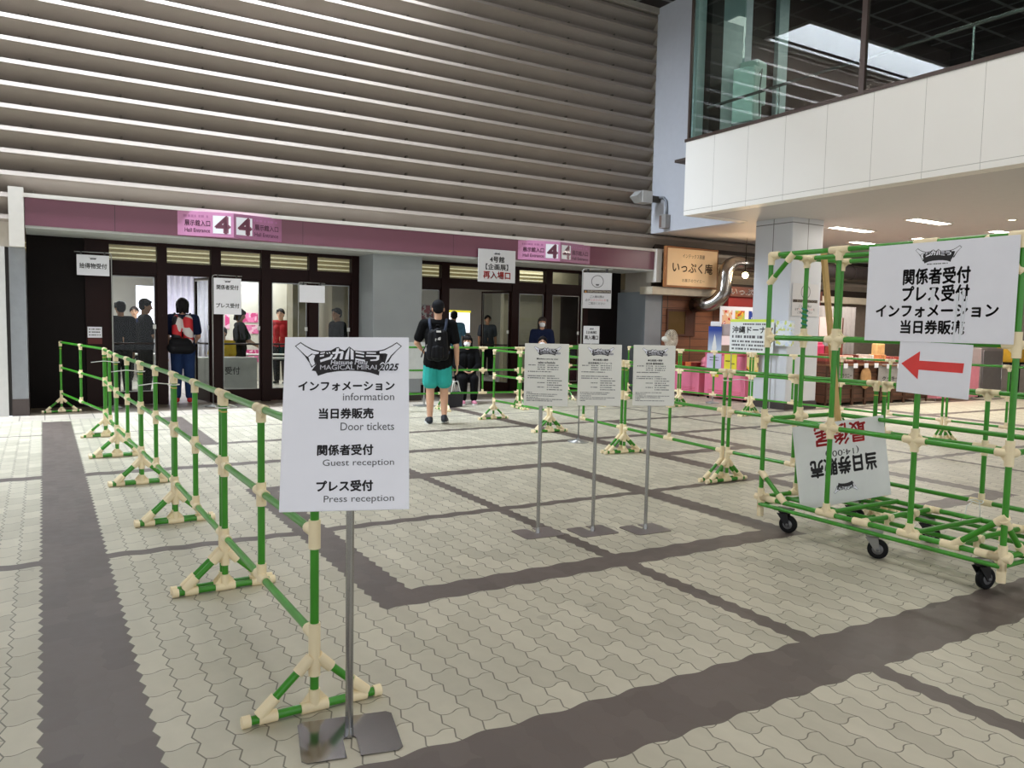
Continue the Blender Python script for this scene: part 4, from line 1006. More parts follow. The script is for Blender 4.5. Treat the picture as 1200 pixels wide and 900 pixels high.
    if st == 'cap':
        m_.ell((0, -.008*h, .022*h), (r(.051), r(.062), r(.052)), HM); m_.ell((0, .052*h, .022*h), (r(.038), r(.040), r(.008)), HM); m_.ell((0, -.03*h, -.006*h), (r(.044), r(.036), r(.036)), HM)
    else:
        m_.ell((0, -.012*h, .022*h), (r(.052), r(.058), r(.053)), HM); m_.ell((0, -.028*h, -.004*h), (r(.047), r(.036), r(.046)), HM)
        m_.cap(HM @ V(-.03*h, .030*h, .042*h), HM @ V(.03*h, .030*h, .042*h), r(.017))
        for s in (-1, 1): m_.cap(HM @ V(s*.046*h, .004*h, .03*h), HM @ V(s*.047*h, -.002*h, .002*h), r(.012))
        if st in ('bob', 'long'):
            z1 = -.065 if st == 'bob' else -.13
            for s in (-1, 1): m_.cap(HM @ V(s*.044*h, -.006*h, .01*h), HM @ V(s*.042*h, -.014*h, z1*h), r(.017), r(.014))
            m_.cap(HM @ V(-.02*h, -.045*h, 0), HM @ V(-.02*h, -.045*h, z1*h), r(.022), r(.017)); m_.cap(HM @ V(.02*h, -.045*h, 0), HM @ V(.02*h, -.045*h, z1*h), r(.022), r(.017))
            m_.cap(HM @ V(-.025*h, .042*h, .03*h), HM @ V(.025*h, .042*h, .03*h), r(.012))
    blob(m_, 'cap' if st == 'cap' else 'hair', hm, t, vox, 3)
    e = .010
    if top:
        m_ = MB()
        up = (P['waist']-P['pelvis']).normalized()
        hc = P['pelvis']+up*(hem-.53)*h
        for s in (-1, 1): m_.cap(hc+V(s*.042*h, 0, 0)+up*.066*h, P['waist']+V(s*.038*h, 0, 0), r(.066+e), r(.056+e)); m_.cap(P['waist']+V(s*.036*h, 0, 0), P['chest']+V(s*.042*h, 0, 0), r(.054+e), r(.060+e))
        m_.cap(P['shL'].lerp(P['neck'], .1), P['shR'].lerp(P['neck'], .1), r(.034+e)); m_.cap(P['neck']+V(0, 0, -.02*h), P['neck']+V(0, 0, .002*h), r(.040), r(.036))
        for S in 'LR':
            if sleeve == 'short': m_.cap(P['sh'+S], P['sh'+S].lerp(P['el'+S], .72), r(.034+e), r(.031+e))
            else: m_.cap(P['sh'+S], P['el'+S], r(.032+e), r(.027+e)); m_.cap(P['el'+S], P['el'+S].lerp(P['wr'+S], .93), r(.027+e), r(.019+e))
        blob(m_, 'shirt', top, t, vox, 3)
    if bottom:
        m_ = MB(); m_.cap(P['pelvis']+V(-.034*h, 0, 0.0), P['pelvis']+V(.034*h, 0, 0), r(.054+e))
        for S in 'LR':
            k = P['kn'+S]; a = P['an'+S]
            if cuff is not None and cuff < 1: m_.cap(P['hi'+S]+V(0, 0, -.01*h), P['hi'+S].lerp(k, cuff), r(.052+e), r(.058+e))
            else: m_.cap(P['hi'+S], k, r(.054+e), r(.040+e)); m_.cap(k, k.lerp(a, .90), r(.040+e), r(.030+e))
        blob(m_, 'shorts' if (cuff is not None and cuff < 1) else 'trousers', bottom, t, vox, 3)
    if shoe:
        for S in 'LR':
            m_ = MB(); a = P['an'+S]; o_ = P['to'+S]
            m_.cap(a+V(0, -.012*h, -.020*h), o_+V(0, .002*h, .003*h), r(.027), r(.023)); m_.cap(a+V(0, -.004*h, -.004*h), a+V(0, .0, -.02*h), r(.027)); sh = blob(m_, 'shoe', shoe, t, vox*.8, 2)
            m_ = MB(); lo = min(a.z-.045*h, o_.z-.018*h); d = (o_-a); d.z = 0; d.normalize(); q = V(-d.y, d.x, 0); c = (a+o_)/2; c.z = 0
            pts = [(-.075, -.018), (-.070, .02), (0, .026), (.05, .028), (.076, .012), (.076, -.012), (.05, -.026), (0, -.022)]
            sl = (o_.z-.018*h)-(a.z-.045*h); 
            m_.prism(pts, lambda u, v, tt: c+d*u*h+q*v*h+V(0, 0, max(lo, (a.z-.045*h+o_.z-.018*h)/2+sl*u/.14)+tt), 0.0, .014*h); m_.build('sole', mat('sole_pale', (200, 200, 196), 0.6), sh)
    return t, P, HM, h
# ---- man walking away with a backpack (towards the doors, his back to the camera)
HA = 0.45
manl = (4.78, 10.0, 0)
t, P, HM, h = person('person seen from behind in black cap, black tee and teal shorts, wearing a backpack', manl, -HA, 1.75,
    dict(elL=(-0.168, 0.02, 0.655), wrL=(-0.135, 0.13, 0.60), elR=(0.150, -0.03, 0.63), wrR=(0.158, 0.02, 0.485), knL=(-0.056, 0.01, 0.285), knR=(0.056, 0.03, 0.290), anL=(-0.056, -0.015, 0.045), anR=(0.060, -0.035, 0.062), toL=(-0.075, 0.078, 0.018), toR=(0.074, 0.062, 0.024), shL=(-0.112, 0, .805), shR=(.112, 0, .805)),
    M_TEE, 'short', M_TEAL, mat('shoe_black', (40, 44, 52), 0.6), ('cap', mat('cap_black', (20, 20, 24), 0.7)), M_SKIN, 0.008, None, False, 0.0, 0.0, 0.43, 0.74)
b = thing('backpack', 'black backpack worn by the person in teal shorts', 'backpack', manl, -HA)
M_PACK = mat('pack_black', (18, 18, 21), 0.6, var=0.15); M_STRAP = mat('strap_slate', (44, 54, 74), 0.7)
mb = MB(); mb.cap((-0.085, -0.215, 0.98), (-0.075, -0.21, 1.28), 0.075, 0.06); mb.cap((0.085, -0.215, 0.98), (0.075, -0.21, 1.28), 0.075, 0.06); mb.cap((0, -0.235, 0.98), (0, -0.225, 1.30), 0.09, 0.065)
blob(mb, 'pack_body', M_PACK, b, 0.009, 4)
mb = MB(); mb.cap((-0.055, -0.315, 0.97), (-0.05, -0.305, 1.08), 0.035); mb.cap((0.055, -0.315, 0.97), (0.05, -0.305, 1.08), 0.035); mb.cap((0, -0.32, 0.97), (0, -0.31, 1.09), 0.036)
blob(mb, 'front_pocket', M_PACK, b, 0.009, 4)
for s in (-1, 1):
    mb = MB(); mb.path([(s*0.09, -0.17, 1.28), (s*0.115, -0.12, 1.42), (s*0.12, -0.03, 1.478), (s*0.12, 0.07, 1.45), (s*0.125, 0.135, 1.33), (s*0.14, 0.125, 1.18), (s*0.165, 0.02, 1.05), (s*0.14, -0.15, 1.0)], 0.02, 8)
    mb.v = [tuple(p) for p in mb.v]; mb.build('shoulder_strap', M_STRAP, b)
mb = MB(); mb.path([(-0.03, -0.21, 1.36), (-0.02, -0.225, 1.40), (0.02, -0.225, 1.40), (0.03, -0.21, 1.36)], 0.008, 6); mb.build('carry_handle', M_PACK, b)
mb = MB(); mb.path([(-0.16, -0.19, 1.12), (-0.20, -0.20, 1.04), (-0.225, -0.21, 0.95)], 0.008, 6); mb.build('loose_strap', M_PACK, b)
M_LOGO = mat('logo_white', (222, 222, 222), 0.6)
mb = MB()
for x0, z0, wd, hh in ((-0.035, 1.205, 0.07, 0.008), (-0.035, 1.192, 0.055, 0.008), (-0.035, 1.179, 0.06, 0.008)): mb.box(x0, x0+wd, -0.297, -0.285, z0, z0+hh)
for q in range(3):
    a = [(0.045+0.0, 1.18)]; rr = 0.042-q*0.013
    pts = [(0.04-rr*math.sin(k*PI/12), 1.178+rr*math.cos(k*PI/12)) for k in range(7)]+[(0.04-(rr-0.008)*math.sin(k*PI/12), 1.178+(rr-0.008)*math.cos(k*PI/12)) for k in range(6, -1, -1)]
    if q < 3: mb.prism(pts, lambda u, v, tt: V(u+0.0, tt, v+0.018), -0.2995, -0.285)
mb.build('pack_logo', M_LOGO, b)
mb = MB(); mb.box(-0.02, 0.045, -0.300, -0.285, 1.300, 1.325); mb.build('pack_tag', M_LOGO, b)
mb = MB(); mb.ell((-0.165, -0.19, 1.06), (0.022, 0.012, 0.03)); mb.tube((-0.165, -0.19, 1.085), (-0.15, -0.2, 1.13), 0.003); mb.build('key_charm', M_LOGO, b)
# ---- staff woman in navy, standing behind the barriers
person('standing person in white face mask and navy top before the right doors', (8.72, 13.35, 0), PI-0.55, 1.60, dict(elL=(-.135, .02, .64), wrL=(-.05, .12, .56), elR=(.135, .02, .64), wrR=(.05, .12, .56)), M_NAVY, 'short', M_DPANT, M_BLACK, ('long', M_HAIRB), M_SKIN, mask=True, turn=0.1)
SEAT = dict(pelvis=(0, 0, .30), waist=(0, .01, .39), chest=(0, .02, .505), neck=(0, .025, .595), head=(0, .045, .70), shL=(-.105, .02, .575), shR=(.105, .02, .575), elL=(-.13, .06, .42), elR=(.13, .06, .42), wrL=(-.05, .17, .37), wrR=(.05, .17, .37),
            hiL=(-.05, .01, .285), hiR=(.05, .01, .285), knL=(-.06, .225, .285), knR=(.06, .225, .285), anL=(-.06, .20, .045), anR=(.06, .20, .045), toL=(-.065, .295, .018), toR=(.065, .295, .018))
def stool(loc, rotz, label):
    t = thing('folding_stool', label, 'stool', loc, rotz, 'folding stools')
    MB().rbox(-0.17, 0.17, -0.16, 0.16, 0.37, 0.40, 0.012).build('seat', mat('stool_seat', (40, 40, 46), 0.6), t)
    for s in (-1, 1):
        MB().path([(s*0.15, -0.15, 0.012), (s*0.15, 0.15, 0.37)], 0.011).build('leg', M_STAND, t); MB().path([(s*0.13, 0.15, 0.012), (s*0.13, -0.15, 0.37)], 0.011).build('leg', M_STAND, t)
person('seated person in mask with dark fringe, behind the leftmost schedule sheet', (8.35, 12.75, 0), PI-0.6, 1.58, SEAT, M_TEE, 'short', M_DPANT, M_BLACK, ('short', M_HAIR), M_SKIN, mask=True)
stool((8.35, 12.75, 0), PI-0.6, 'folding stool under the seated person behind the leftmost schedule sheet')
person('seated person in black with white mask and long hair, beside the teal shorts', (6.58, 12.55, 0), PI-0.35, 1.60, SEAT, M_TEE, 'long', M_TEE, mat('shoe_pink', (190, 120, 140), 0.6), ('long', M_HAIR), M_SKIN, mask=True, turn=-0.25, nod=-0.15)
stool((6.58, 12.55, 0), PI-0.35, 'folding stool under the seated person in black')
t = thing('tote_bag', 'dark bag with white straps standing by the person seated in black', 'bag', (6.02, 11.95, 0), 0.3)
mb = MB(); mb.prism([(-0.15, 0.0), (0.15, 0.0), (0.19, 0.26), (-0.19, 0.26)], lambda u, v, tt: V(u, tt, v), -0.07, 0.07); mb.build('bag_body', mat('bag_dark', (40, 40, 48), 0.7), t)
for s in (-1, 1): MB().path([(-0.11, s*0.06, 0.25), (-0.05, s*0.05, 0.44), (0.05, s*0.05, 0.44), (0.11, s*0.06, 0.25)], 0.009, 6).build('strap', M_TIE, t)
# ---- people at and behind the glass
person('person in black tee seen from the side through the leftmost glass door', (1.50, 14.75, 0), -PI/2+0.1, 1.74, dict(elL=(-.13, .05, .64), wrL=(-.06, .19, .60), elR=(.13, .06, .64), wrR=(.08, .20, .62)), M_TEE, 'short', M_DPANT, M_BLACK, ('short', M_HAIR), M_SKIN2, nod=-0.15)
t, P, HM, h = person('person with a red patterned backpack and jeans standing in the open left doorway', (2.02, 14.15, 0), -0.15, 1.76, dict(elR=(.14, .03, .64), wrR=(.11, .16, .58)), M_NAVY, 'short', M_DENIM, mat('shoe_red', (196, 36, 40), 0.6), ('bob', M_HAIR), M_SKIN)
b = thing('backpack', 'red, white and black patterned backpack worn in the open left doorway', 'backpack', (2.02, 14.15, 0), -0.15)
mb = MB(); mb.cap((-0.09, -0.20, 1.05), (-0.08, -0.20, 1.40), 0.08); mb.cap((0.09, -0.20, 1.05), (0.08, -0.20, 1.40), 0.08)
def pack_mat():
    m, nt, b_ = new_mat('pack_pattern'); x, y, z, vec = pos(nt)
    vo = nt.nodes.new('ShaderNodeTexVoronoi'); vo.inputs['Scale'].default_value = 7; nt.links.new(vec, vo.inputs['Vector'])
    s = nt.nodes.new('ShaderNodeSeparateColor'); nt.links.new(vo.outputs['Color'], s.inputs[0]); k = N(nt, s.outputs[0])
    c = mixc(nt, k.gt(0.45), rgb(188, 26, 36), mixc(nt, k.gt(0.72), rgb(206, 198, 196), rgb(20, 20, 26)))
    nt.links.new(c, b_.inputs['Base Color']); b_.inputs['Roughness'].default_value = 0.6
    return m
blob(mb, 'pack_body', pack_mat(), b, 0.01, 4)
mb = MB(); mb.cap((-0.14, -0.30, 0.93), (0.10, -0.30, 0.93), 0.10); mb.cap((-0.12, -0.28, 1.02), (0.06, -0.28, 1.0), 0.09); blob(mb, 'lower_pouch', M_PACK, b, 0.01, 4)
for s in (-1, 1): MB().path([(s*0.10, -0.17, 1.36), (s*0.12, -0.05, 1.50), (s*0.125, 0.08, 1.44), (s*0.14, 0.12, 1.22), (s*0.15, -0.1, 1.05)], 0.018, 8).build('shoulder_strap', M_PACK, b)
person('dark figure standing just inside behind the leftmost glass door', (1.18, 15.35, 0), 0.3, 1.70, None, M_TEE, 'long', M_DPANT, M_BLACK, ('short', M_HAIR), M_SKIN2)
person('half hidden figure at the left edge of the leftmost glass door', (0.92, 15.9, 0), 0.0, 1.62, None, mat('grey_cloth', (84, 84, 90), .85), 'long', M_DPANT, M_BLACK, ('short', M_HAIR), M_SKIN)
person('seated person with a yellow apron inside the open left doorway', (2.95, 15.6, 0), 2.6, 1.66, SEAT, mat('yellow_cloth', (206, 176, 60), .8), 'short', M_DPANT, M_BLACK, ('short', M_HAIRB), M_SKIN)
stool((2.95, 15.6, 0), 2.6, 'folding stool under the person in yellow inside the left doorway')
person('person in a black top leaning at the table behind the third glass door', (3.25, 15.62, 0), -PI/2, 1.62, dict(elL=(-.12, .08, .64), wrL=(-.06, .22, .56), elR=(.12, .09, .62), wrR=(.07, .22, .55)), M_TEE, 'short', M_DPANT, M_BLACK, ('bob', M_HAIR), M_SKIN2, nod=-0.3)
person('dark-haired person in black tee behind the glass left of the grey pier', (4.90, 14.75, 0), PI/2+0.25, 1.68, None, M_TEE, 'short', M_DPANT, M_BLACK, ('short', M_HAIR), M_SKIN2, turn=0.1)
person('person in light blue shirt with dark cap beyond the open right doors', (8.2, 16.3, 0), -0.4, 1.72, dict(elR=(.14, .05, .66), wrR=(.10, .17, .72)), mat('blue_shirt', (96, 146, 176), .8), 'short', M_DPANT, M_BLACK, ('cap', mat('cap_blackb', (24, 24, 26), 0.7)), M_SKIN)
person('distant dim figure in grey beyond the open right doors', (10.6, 19.0, 0), 2.8, 1.68, None, mat('grey_cloth2', (70, 74, 80), .85), 'short', M_DPANT, M_BLACK, ('short', M_HAIR), M_SKIN2, vox=0.012)
person('distant figure in a dark top before the bright hall wall on the left', (1.75, 19.2, 0), 3.0, 1.66, None, M_NAVY, 'short', M_DPANT, M_BLACK, ('short', M_HAIRB), M_SKIN, vox=0.012)
person('distant figure in a white top inside the open left doorway', (3.6, 19.0, 0), 2.7, 1.64, None, mat('white_tee', (206, 204, 204), .8), 'short', M_DENIM, M_BLACK, ('bob', M_HAIR), M_SKIN, vox=0.012)
person('distant figure in a red top behind the third glass door', (4.55, 17.6, 0), 2.6, 1.68, None, mat('red_tee', (150, 34, 38), .8), 'short', M_DPANT, M_BLACK, ('short', M_HAIR), M_SKIN, vox=0.012)
# ================================================================== SHOP FRONT UNDER THE BALCONY
M_CREAM = mat('sign_cream', (240, 206, 160), 0.5, var=0.05, scale=1.5)
M_SIGNW = mat('sign_timber', (150, 98, 58), 0.5, var=0.12)
t = thing('shop_sign', 'cream shop sign in a wooden frame over the wooden wall, hiragana lettering', 'sign', (12.07, 12.62, 2.30))
MB().rbox(-0.76, 0.76, -0.03, 0.06, 0, 0.86, 0.01).build('frame', M_SIGNW, t)
b_ = MB().box(-0.72, 0.72, -0.036, -0.028, 0.04, 0.82).build('sign_face', M_CREAM, t)
f = lambda u, v, tt: V(u, -0.0375-tt, v)
lines(b_, [('いっぷく庵', -0.58, 0.58, 0.32, 0.54, 0.02)], f, mat('ink_brown', (70, 44, 34), 0.5))
lines(b_, [('インテックス茶屋', -0.30, 0.34, 0.63, 0.72, 0.0), ('お菓子のワイエー', -0.30, 0.36, 0.12, 0.19, 0.0)], f, mat('ink_brown', (70, 44, 34), 0.5), 'small_lettering')
mb = MB()
for a in (-0.5, 0.5): mb.box(a-0.02, a+0.02, 0.06, 0.42, 0.40, 0.44)
mb.build('bracket', M_STAND, t)
# silver duct with its elbow
M_DUCT = mat('duct_steel', (150, 146, 142), 0.22, 1.0, var=0.1, scale=5)
o = MB(); pts = [(12.50, 12.95, 1.95), (12.50, 12.60, 1.95)]
pts += [(12.50+0.03*k, 12.60-0.30*math.sin(k*PI/16), 1.95+0.30*(1-math.cos(k*PI/16))) for k in range(1, 9)]
pts += [(12.76, 12.30, 2.5)]+[(12.76+0.32*(1-math.cos(k*PI/16)), 12.30, 2.55+0.32*math.sin(k*PI/16)) for k in range(1, 9)]
o.path(pts+[(13.6, 12.30, 2.87)], 0.16, 20)
t = tag(o.build('exhaust_duct', M_DUCT, None, (12.6, 12.44, 2.3)), 'shiny round metal duct bending up beside the cream shop sign', 'duct')
mb = MB(); mb.tube((13.6, 12.30, 2.87), (21.5, 12.30, 2.87), 0.165, n=20)
for x in (14.4, 15.6, 17, 18.5): mb.tube((x, 12.30, 2.87), (x+0.05, 12.30, 2.87), 0.178, n=20)
t2 = tag(mb.build('ceiling_duct', mat('duct_dark', (78, 72, 72), 0.35, 0.7), None, (16, 12.44, 2.87)), 'long dark round duct running under the soffit behind the column', 'duct')
# lamp and red awning
t = thing('bulb_lamp', 'glowing round bulb beside the metal duct above the red awning', 'lamp', (13.05, 12.0, 2.60))
MB().ell((0, 0, 0), 0.065).build('bulb', mat('bulb_glow', (255, 214, 150), 0.5, emit=40.0, var=0), t)
mb = MB(); mb.lathe([(0.025, 0.06), (0.03, 0.10), (0.012, 0.13), (0.006, 0.80)], n=12); mb.build('cord', M_BLACK, t)
l = bpy.data.lights.new('bulb_light', 'POINT'); l.energy = 25; l.color = (1, 0.72, 0.42); l.shadow_soft_size = 0.07
lo = bpy.data.objects.new('bulb_light', l); COL.objects.link(lo); lo.location = (13.05, 11.9, 2.56)
t = thing('awning', 'dark red awning with white hiragana under the glowing bulb', 'awning', (14.72, 12.5, 1.92))
mb = MB(); mb.prism([(0, 0.38), (0.3, 0.42), (0.3, 0.0), (0.0, 0.0)], lambda u, v, tt: V(tt, u, v*0.62), -1.62, 1.5); b_ = mb.build('canopy', mat('awning_red', (120, 26, 22), 0.7), t)
mb = MB(); mb.box(-1.62, 1.5, -0.05, 0.0, 0.24, 0.46); c_ = mb.build('name_board', mat('board_brown', (84, 46, 34), 0.6), t)
mb = MB(); put_text(mb, 'いっぷく庵', -1.60, -0.42, 0.28, 0.43, lambda u, v, tt: V(u, -0.0505-tt, v), 0.03, 0.0007); mb.build('lettering', M_WHT, c_)
# speaker and conduit at the end of the louvred wall
t = thing('wall_speaker', 'pale box loudspeaker on the right end of the louvred wall', 'loudspeaker', (10.68, 12.60, 4.10))
mb = MB(); mb.prism([(-0.14, -0.12), (0.12, -0.12), (0.12, 0.12), (-0.14, 0.12)], lambda u, v, tt: V(u, tt, v), -0.10, 0.16); mb.build('cabinet', mat('speaker_grey', (196, 196, 194), 0.5), t)
mb = MB(); mb.prism([(-0.14, -0.12), (-0.27, 0.0), (-0.14, 0.12)], lambda u, v, tt: V(u, tt, v), -0.08, 0.16); mb.build('horn', mat('speaker_grey2', (170, 170, 168), 0.5), t)
MB().box(0.12, 0.46, 0.02, 0.12, -0.06, 0.06).build('bracket', mat('bracket_dark', (72, 66, 60), 0.5), t)
t = thing('conduit', 'grey conduit bending down to a junction box beside the louvred wall', 'conduit', (11.12, 12.72, 3.9))
MB().path([(-0.06, 0.1, 0.22), (-0.02, -0.05, 0.24), (-0.02, -0.22, 0.22), (-0.02, -0.30, 0.14), (-0.02, -0.32, 0.0), (-0.02, -0.32, -0.16)], 0.028, 10).build('pipe', mat('conduit_grey', (128, 132, 138), 0.4, 0.4), t)
MB().rbox(-0.13, 0.0, -0.42, -0.22, -0.42, -0.14, 0.01).build('junction_box', mat('box_grey', (150, 148, 146), 0.5), t)
MB().rbox(-0.135, -0.128, -0.30, -0.23, -0.40, -0.16, 0.003).build('cover', mat('box_brown', (120, 100, 92), 0.5), t)
# fan
t = thing('stand_fan', 'white pedestal fan by the wooden wall behind the rightmost schedule stand', 'fan', (11.05, 12.2, 0), 0.2)
M_FAN = mat('fan_white', (222, 218, 206), 0.45)
mb = MB(); mb.lathe([(0.20, 0), (0.20, 0.02), (0.05, 0.05), (0.02, 0.08)], n=24); mb.build('base', M_FAN, t)
MB().tube((0, 0, 0.05), (0, 0, 1.12), 0.018).build('pole', M_FAN, t)
mb = MB(); mb.cap((0, 0.06, 1.20), (0, -0.04, 1.20), 0.06, 0.05); mb.build('motor', M_FAN, t)
mb = MB(); Rf = Matrix.Translation((0, -0.10, 1.20)) @ Matrix.Rotation(PI/2, 4, 'X')
for rr in (0.05, 0.09, 0.13, 0.165, 0.19):
    for y in (-0.05, 0.03):
        mb.path([(rr*math.cos(a*PI/12), -0.10+y*(1-rr*1.5), 1.20+rr*math.sin(a*PI/12)) for a in range(25)], 0.0045, 5)
for a in range(24):
    c, s = math.cos(a*PI/12), math.sin(a*PI/12)
    mb.path([(0.03*c, -0.155, 1.2+0.03*s), (0.13*c, -0.15, 1.2+0.13*s), (0.195*c, -0.11, 1.2+0.195*s), (0.13*c, -0.07, 1.2+0.13*s)], 0.0035, 4)
mb.build('guard', M_FAN, t)
mb = MB()
for k in range(5):
    a = k*2*PI/5; R = Matrix.Translation((0, -0.11, 1.2)) @ Matrix.Rotation(a, 4, 'Y') @ Matrix.Rotation(0.4, 4, 'Z')
    mb.prism([(-0.02, 0.03), (0.03, 0.03), (0.07, 0.15), (0.0, 0.175), (-0.05, 0.13)], lambda u, v, tt: R @ V(u, tt, v), -0.002, 0.002)
mb.build('blade', mat('fan_blade', (196, 190, 172), 0.35), t)
# pink freezers
M_FPINK = mat('freezer_pink', (232, 128, 156), 0.4, var=0.04); M_FPINKD = mat('freezer_rose', (206, 92, 112), 0.4, var=0.05)
def freezer(x0, x1, y0, y1, h, label, nm='chest_freezer'):
    t = thing(nm, label, 'freezer', ((x0+x1)/2, (y0+y1)/2, 0), 0, 'pink chest freezers'); a, c = (x1-x0)/2, (y1-y0)/2
    MB().rbox(-a, a, -c, c, 0.05, h-0.05, 0.012).build('body', M_FPINK, t)
    MB().rbox(-a-0.008, a+0.008, -c-0.008, c+0.008, h-0.05, h, 0.008).build('lid', M_FPINKD, t)
    for sx in (-1, 1):
        for sy in (-1, 1): MB().tube((sx*(a-0.06), sy*(c-0.06), 0), (sx*(a-0.06), sy*(c-0.06), 0.055), 0.025).build('foot', M_BLACK, t)
    mb = MB()
    for k in range(3): mb.box(-a-0.003, -a, -c+0.1, c-0.1, 0.12+k*0.03, 0.13+k*0.03)
    mb.build('grille', M_FPINKD, t)
    return t
freezer(11.76, 12.36, 10.70, 11.80, 0.95, 'pink chest freezer with taped notices left of the grey column')
freezer(11.78, 12.40, 11.98, 12.75, 0.62, 'lower pink chest behind the rightmost schedule stand, snack boxes on top')
def notice(name, x, y0, y1, z0, z1, m, label, rows=None, ink=M_INK, extra=None):
    t = tag(MB().box(x-0.003, x, y0, y1, z0, z1).build(name, m, None, (x, (y0+y1)/2, z0)), label, 'notice', 'notices taped up at the shop')
    if rows:
        mb = MB()
        for r in rows:
            fl = lambda u, v, tt: V(-0.0042, (y1-y0)/2-u*(y1-y0), v*(z1-z0))
            if len(r) == 5: put_text(mb, r[0], r[1], r[2], r[3], r[4], fl, 0.02)
            else: bars(mb, [r], fl)
        mb.build('lettering', ink, t)
    return t
notice('paper_notice', 11.752, 11.34, 11.74, 0.57, 0.93, mat('paper_lilac', (206, 200, 226), 0.5), 'lilac paper on the left of the pink freezer front', [(0.2, 0.8, 0.75, 0.05), (0.2, 0.85, 0.6, 0.05)])
notice('paper_notice', 11.752, 10.93, 11.26, 0.60, 0.93, mat('paper_yellow', (238, 224, 70), 0.5), 'yellow paper on the right of the pink freezer front', [(0.12, 0.6, 0.55, 0.07), (0.5, 0.85, 0.4, 0.07)])
notice('paper_notice', 11.752, 11.40, 11.60, 0.45, 0.57, mat('paper_gold', (222, 190, 60), 0.5), 'small yellow label low on the pink freezer front', [(0.12, 0.85, 0.5, 0.12)])
def photo_mat(name, base, blobs, sc=6):
    m, nt, b_ = new_mat(name); x, y, z, vec = pos(nt, False)
    n1 = noise(nt, vec, sc, 3); n2 = noise(nt, vec, sc*1.7, 2)
    c = mixc(nt, n1.gt(0.52), rgb(*base), rgb(*blobs[0])); c = mixc(nt, n2.gt(0.57), c, rgb(*blobs[1]))
    nt.links.new(c, b_.inputs['Base Color']); b_.inputs['Roughness'].default_value = 0.4; return m
notice('photo_notice', 11.30, 9.98, 10.26, 0.60, 0.98, photo_mat('photo_food', (228, 206, 140), ((236, 176, 40), (120, 84, 70))), 'food photo notice below the white doughnut board')
# doughnut board and its pouch
t = thing('menu_board', 'white doughnut board with a lime strip, in front of the grey column', 'board', (11.26, 10.15, 0))
MB().box(-0.004, 0.004, -0.52, 0.52, 0.99, 1.62).build('board', mat('menu_white', (232, 234, 232), 0.5, var=0.02), t)
MB().box(-0.006, -0.004, -0.52, 0.52, 1.57, 1.62).build('strip', mat('menu_lime', (214, 232, 90), 0.5), t)
mb = MB(); fl = lambda u, v, tt: V(-0.0055-tt, -u, v)
put_text(mb, '沖縄ドーナツ', -0.46, 0.50, 1.36, 1.49, fl, 0.03, 0.0); mb.build('lettering', M_INK, t)
mb = MB(); bars(mb, [(-0.2, 0.45, 1.515, 0.03), (-0.46, 0.42, 1.27, 0.05), (-0.46, 0.45, 1.19, 0.035), (-0.46, 0.40, 1.12, 0.035), (-0.46, 0.30, 1.05, 0.035)], fl); mb.build('small_print', M_INKG, t)
for y in (-0.48, 0.48): MB().tube((0.012, y, 0), (0.012, y, 1.6), 0.010).build('leg', M_STAND, t)
t = thing('leaflet_rack', 'clear leaflet pouch with bright flyers on the corner of the grey column', 'leaflets', (11.30, 9.45, 1.15))
MB().box(-0.005, 0.075, -0.17, 0.17, 0, 0.45).build('pouch', photo_mat('flyers', (226, 232, 236), ((206, 218, 236), (206, 214, 120)), 7), t)
# soft-serve banner
t = thing('ice_cream_stand', 'blue soft-serve banner with a white cup top beside the menu boards', 'sign', (11.05, 10.85, 0), -0.6)
mb = MB(); mb.lathe([(0.13, 0), (0.13, 0.02), (0.02, 0.05)], n=20); mb.build('base', M_STAND, t); MB().tube((0, 0, 0.03), (0, 0, 1.0), 0.012).build('pole', M_STAND, t)
def ice_mat():
    m, nt, b_ = new_mat('ice_banner'); x, y, z, vec = pos(nt, False)
    n = noise(nt, vec, 9, 3); k = (z-0.98)/0.5
    c = mixc(nt, (k*1.3-0.1).mx(0).mn(1), rgb(200, 214, 236), rgb(36, 64, 156)); c = mixc(nt, ((x+0.01).abs()+(k-0.2).abs()*0.09+n*0.03).lt(0.062), c, rgb(238, 238, 240))
    nt.links.new(c, b_.inputs['Base Color']); b_.inputs['Roughness'].default_value = 0.4; return m
MB().rbox(-0.125, 0.125, -0.012, 0.012, 0.98, 1.48, 0.006).build('banner', ice_mat(), t)
mb = MB(); mb.rbox(-0.09, 0.09, -0.03, 0.03, 1.48, 1.57, 0.012); mb.build('top_box', M_WHT, t)
MB().rbox(0.13, 0.33, 0.02, 0.14, 1.30, 1.53, 0.02).build('side_box', mat('box_lilac', (196, 178, 180), 0.5), t)
# photo menu on the wall
t = thing('photo_menu', 'white menu board with three food photos under the red awning', 'menu', (12.55, 11.6, 1.10))
MB().box(-0.62, 0.62, -0.006, 0.006, 0, 0.80).build('board', M_WHT, t)
for x, c in ((-0.42, ((232, 190, 150), ((206, 50, 40), (240, 236, 230)))), (-0.05, ((170, 190, 90), ((230, 176, 50), (196, 60, 40)))), (0.35, ((30, 60, 150), ((230, 234, 240), (40, 70, 160))))):
    MB().box(x-0.14, x+0.14, -0.009, -0.006, 0.42, 0.72).build('photo', photo_mat('photo_%d' % int(x*100+50), c[0], c[1], 7), t)
mb = MB()
for x in (0.1, 0.55): mb.tube((x, 0.02, -1.10), (x, 0.02, 0.78), 0.012)
mb.build('leg', M_STAND, t)
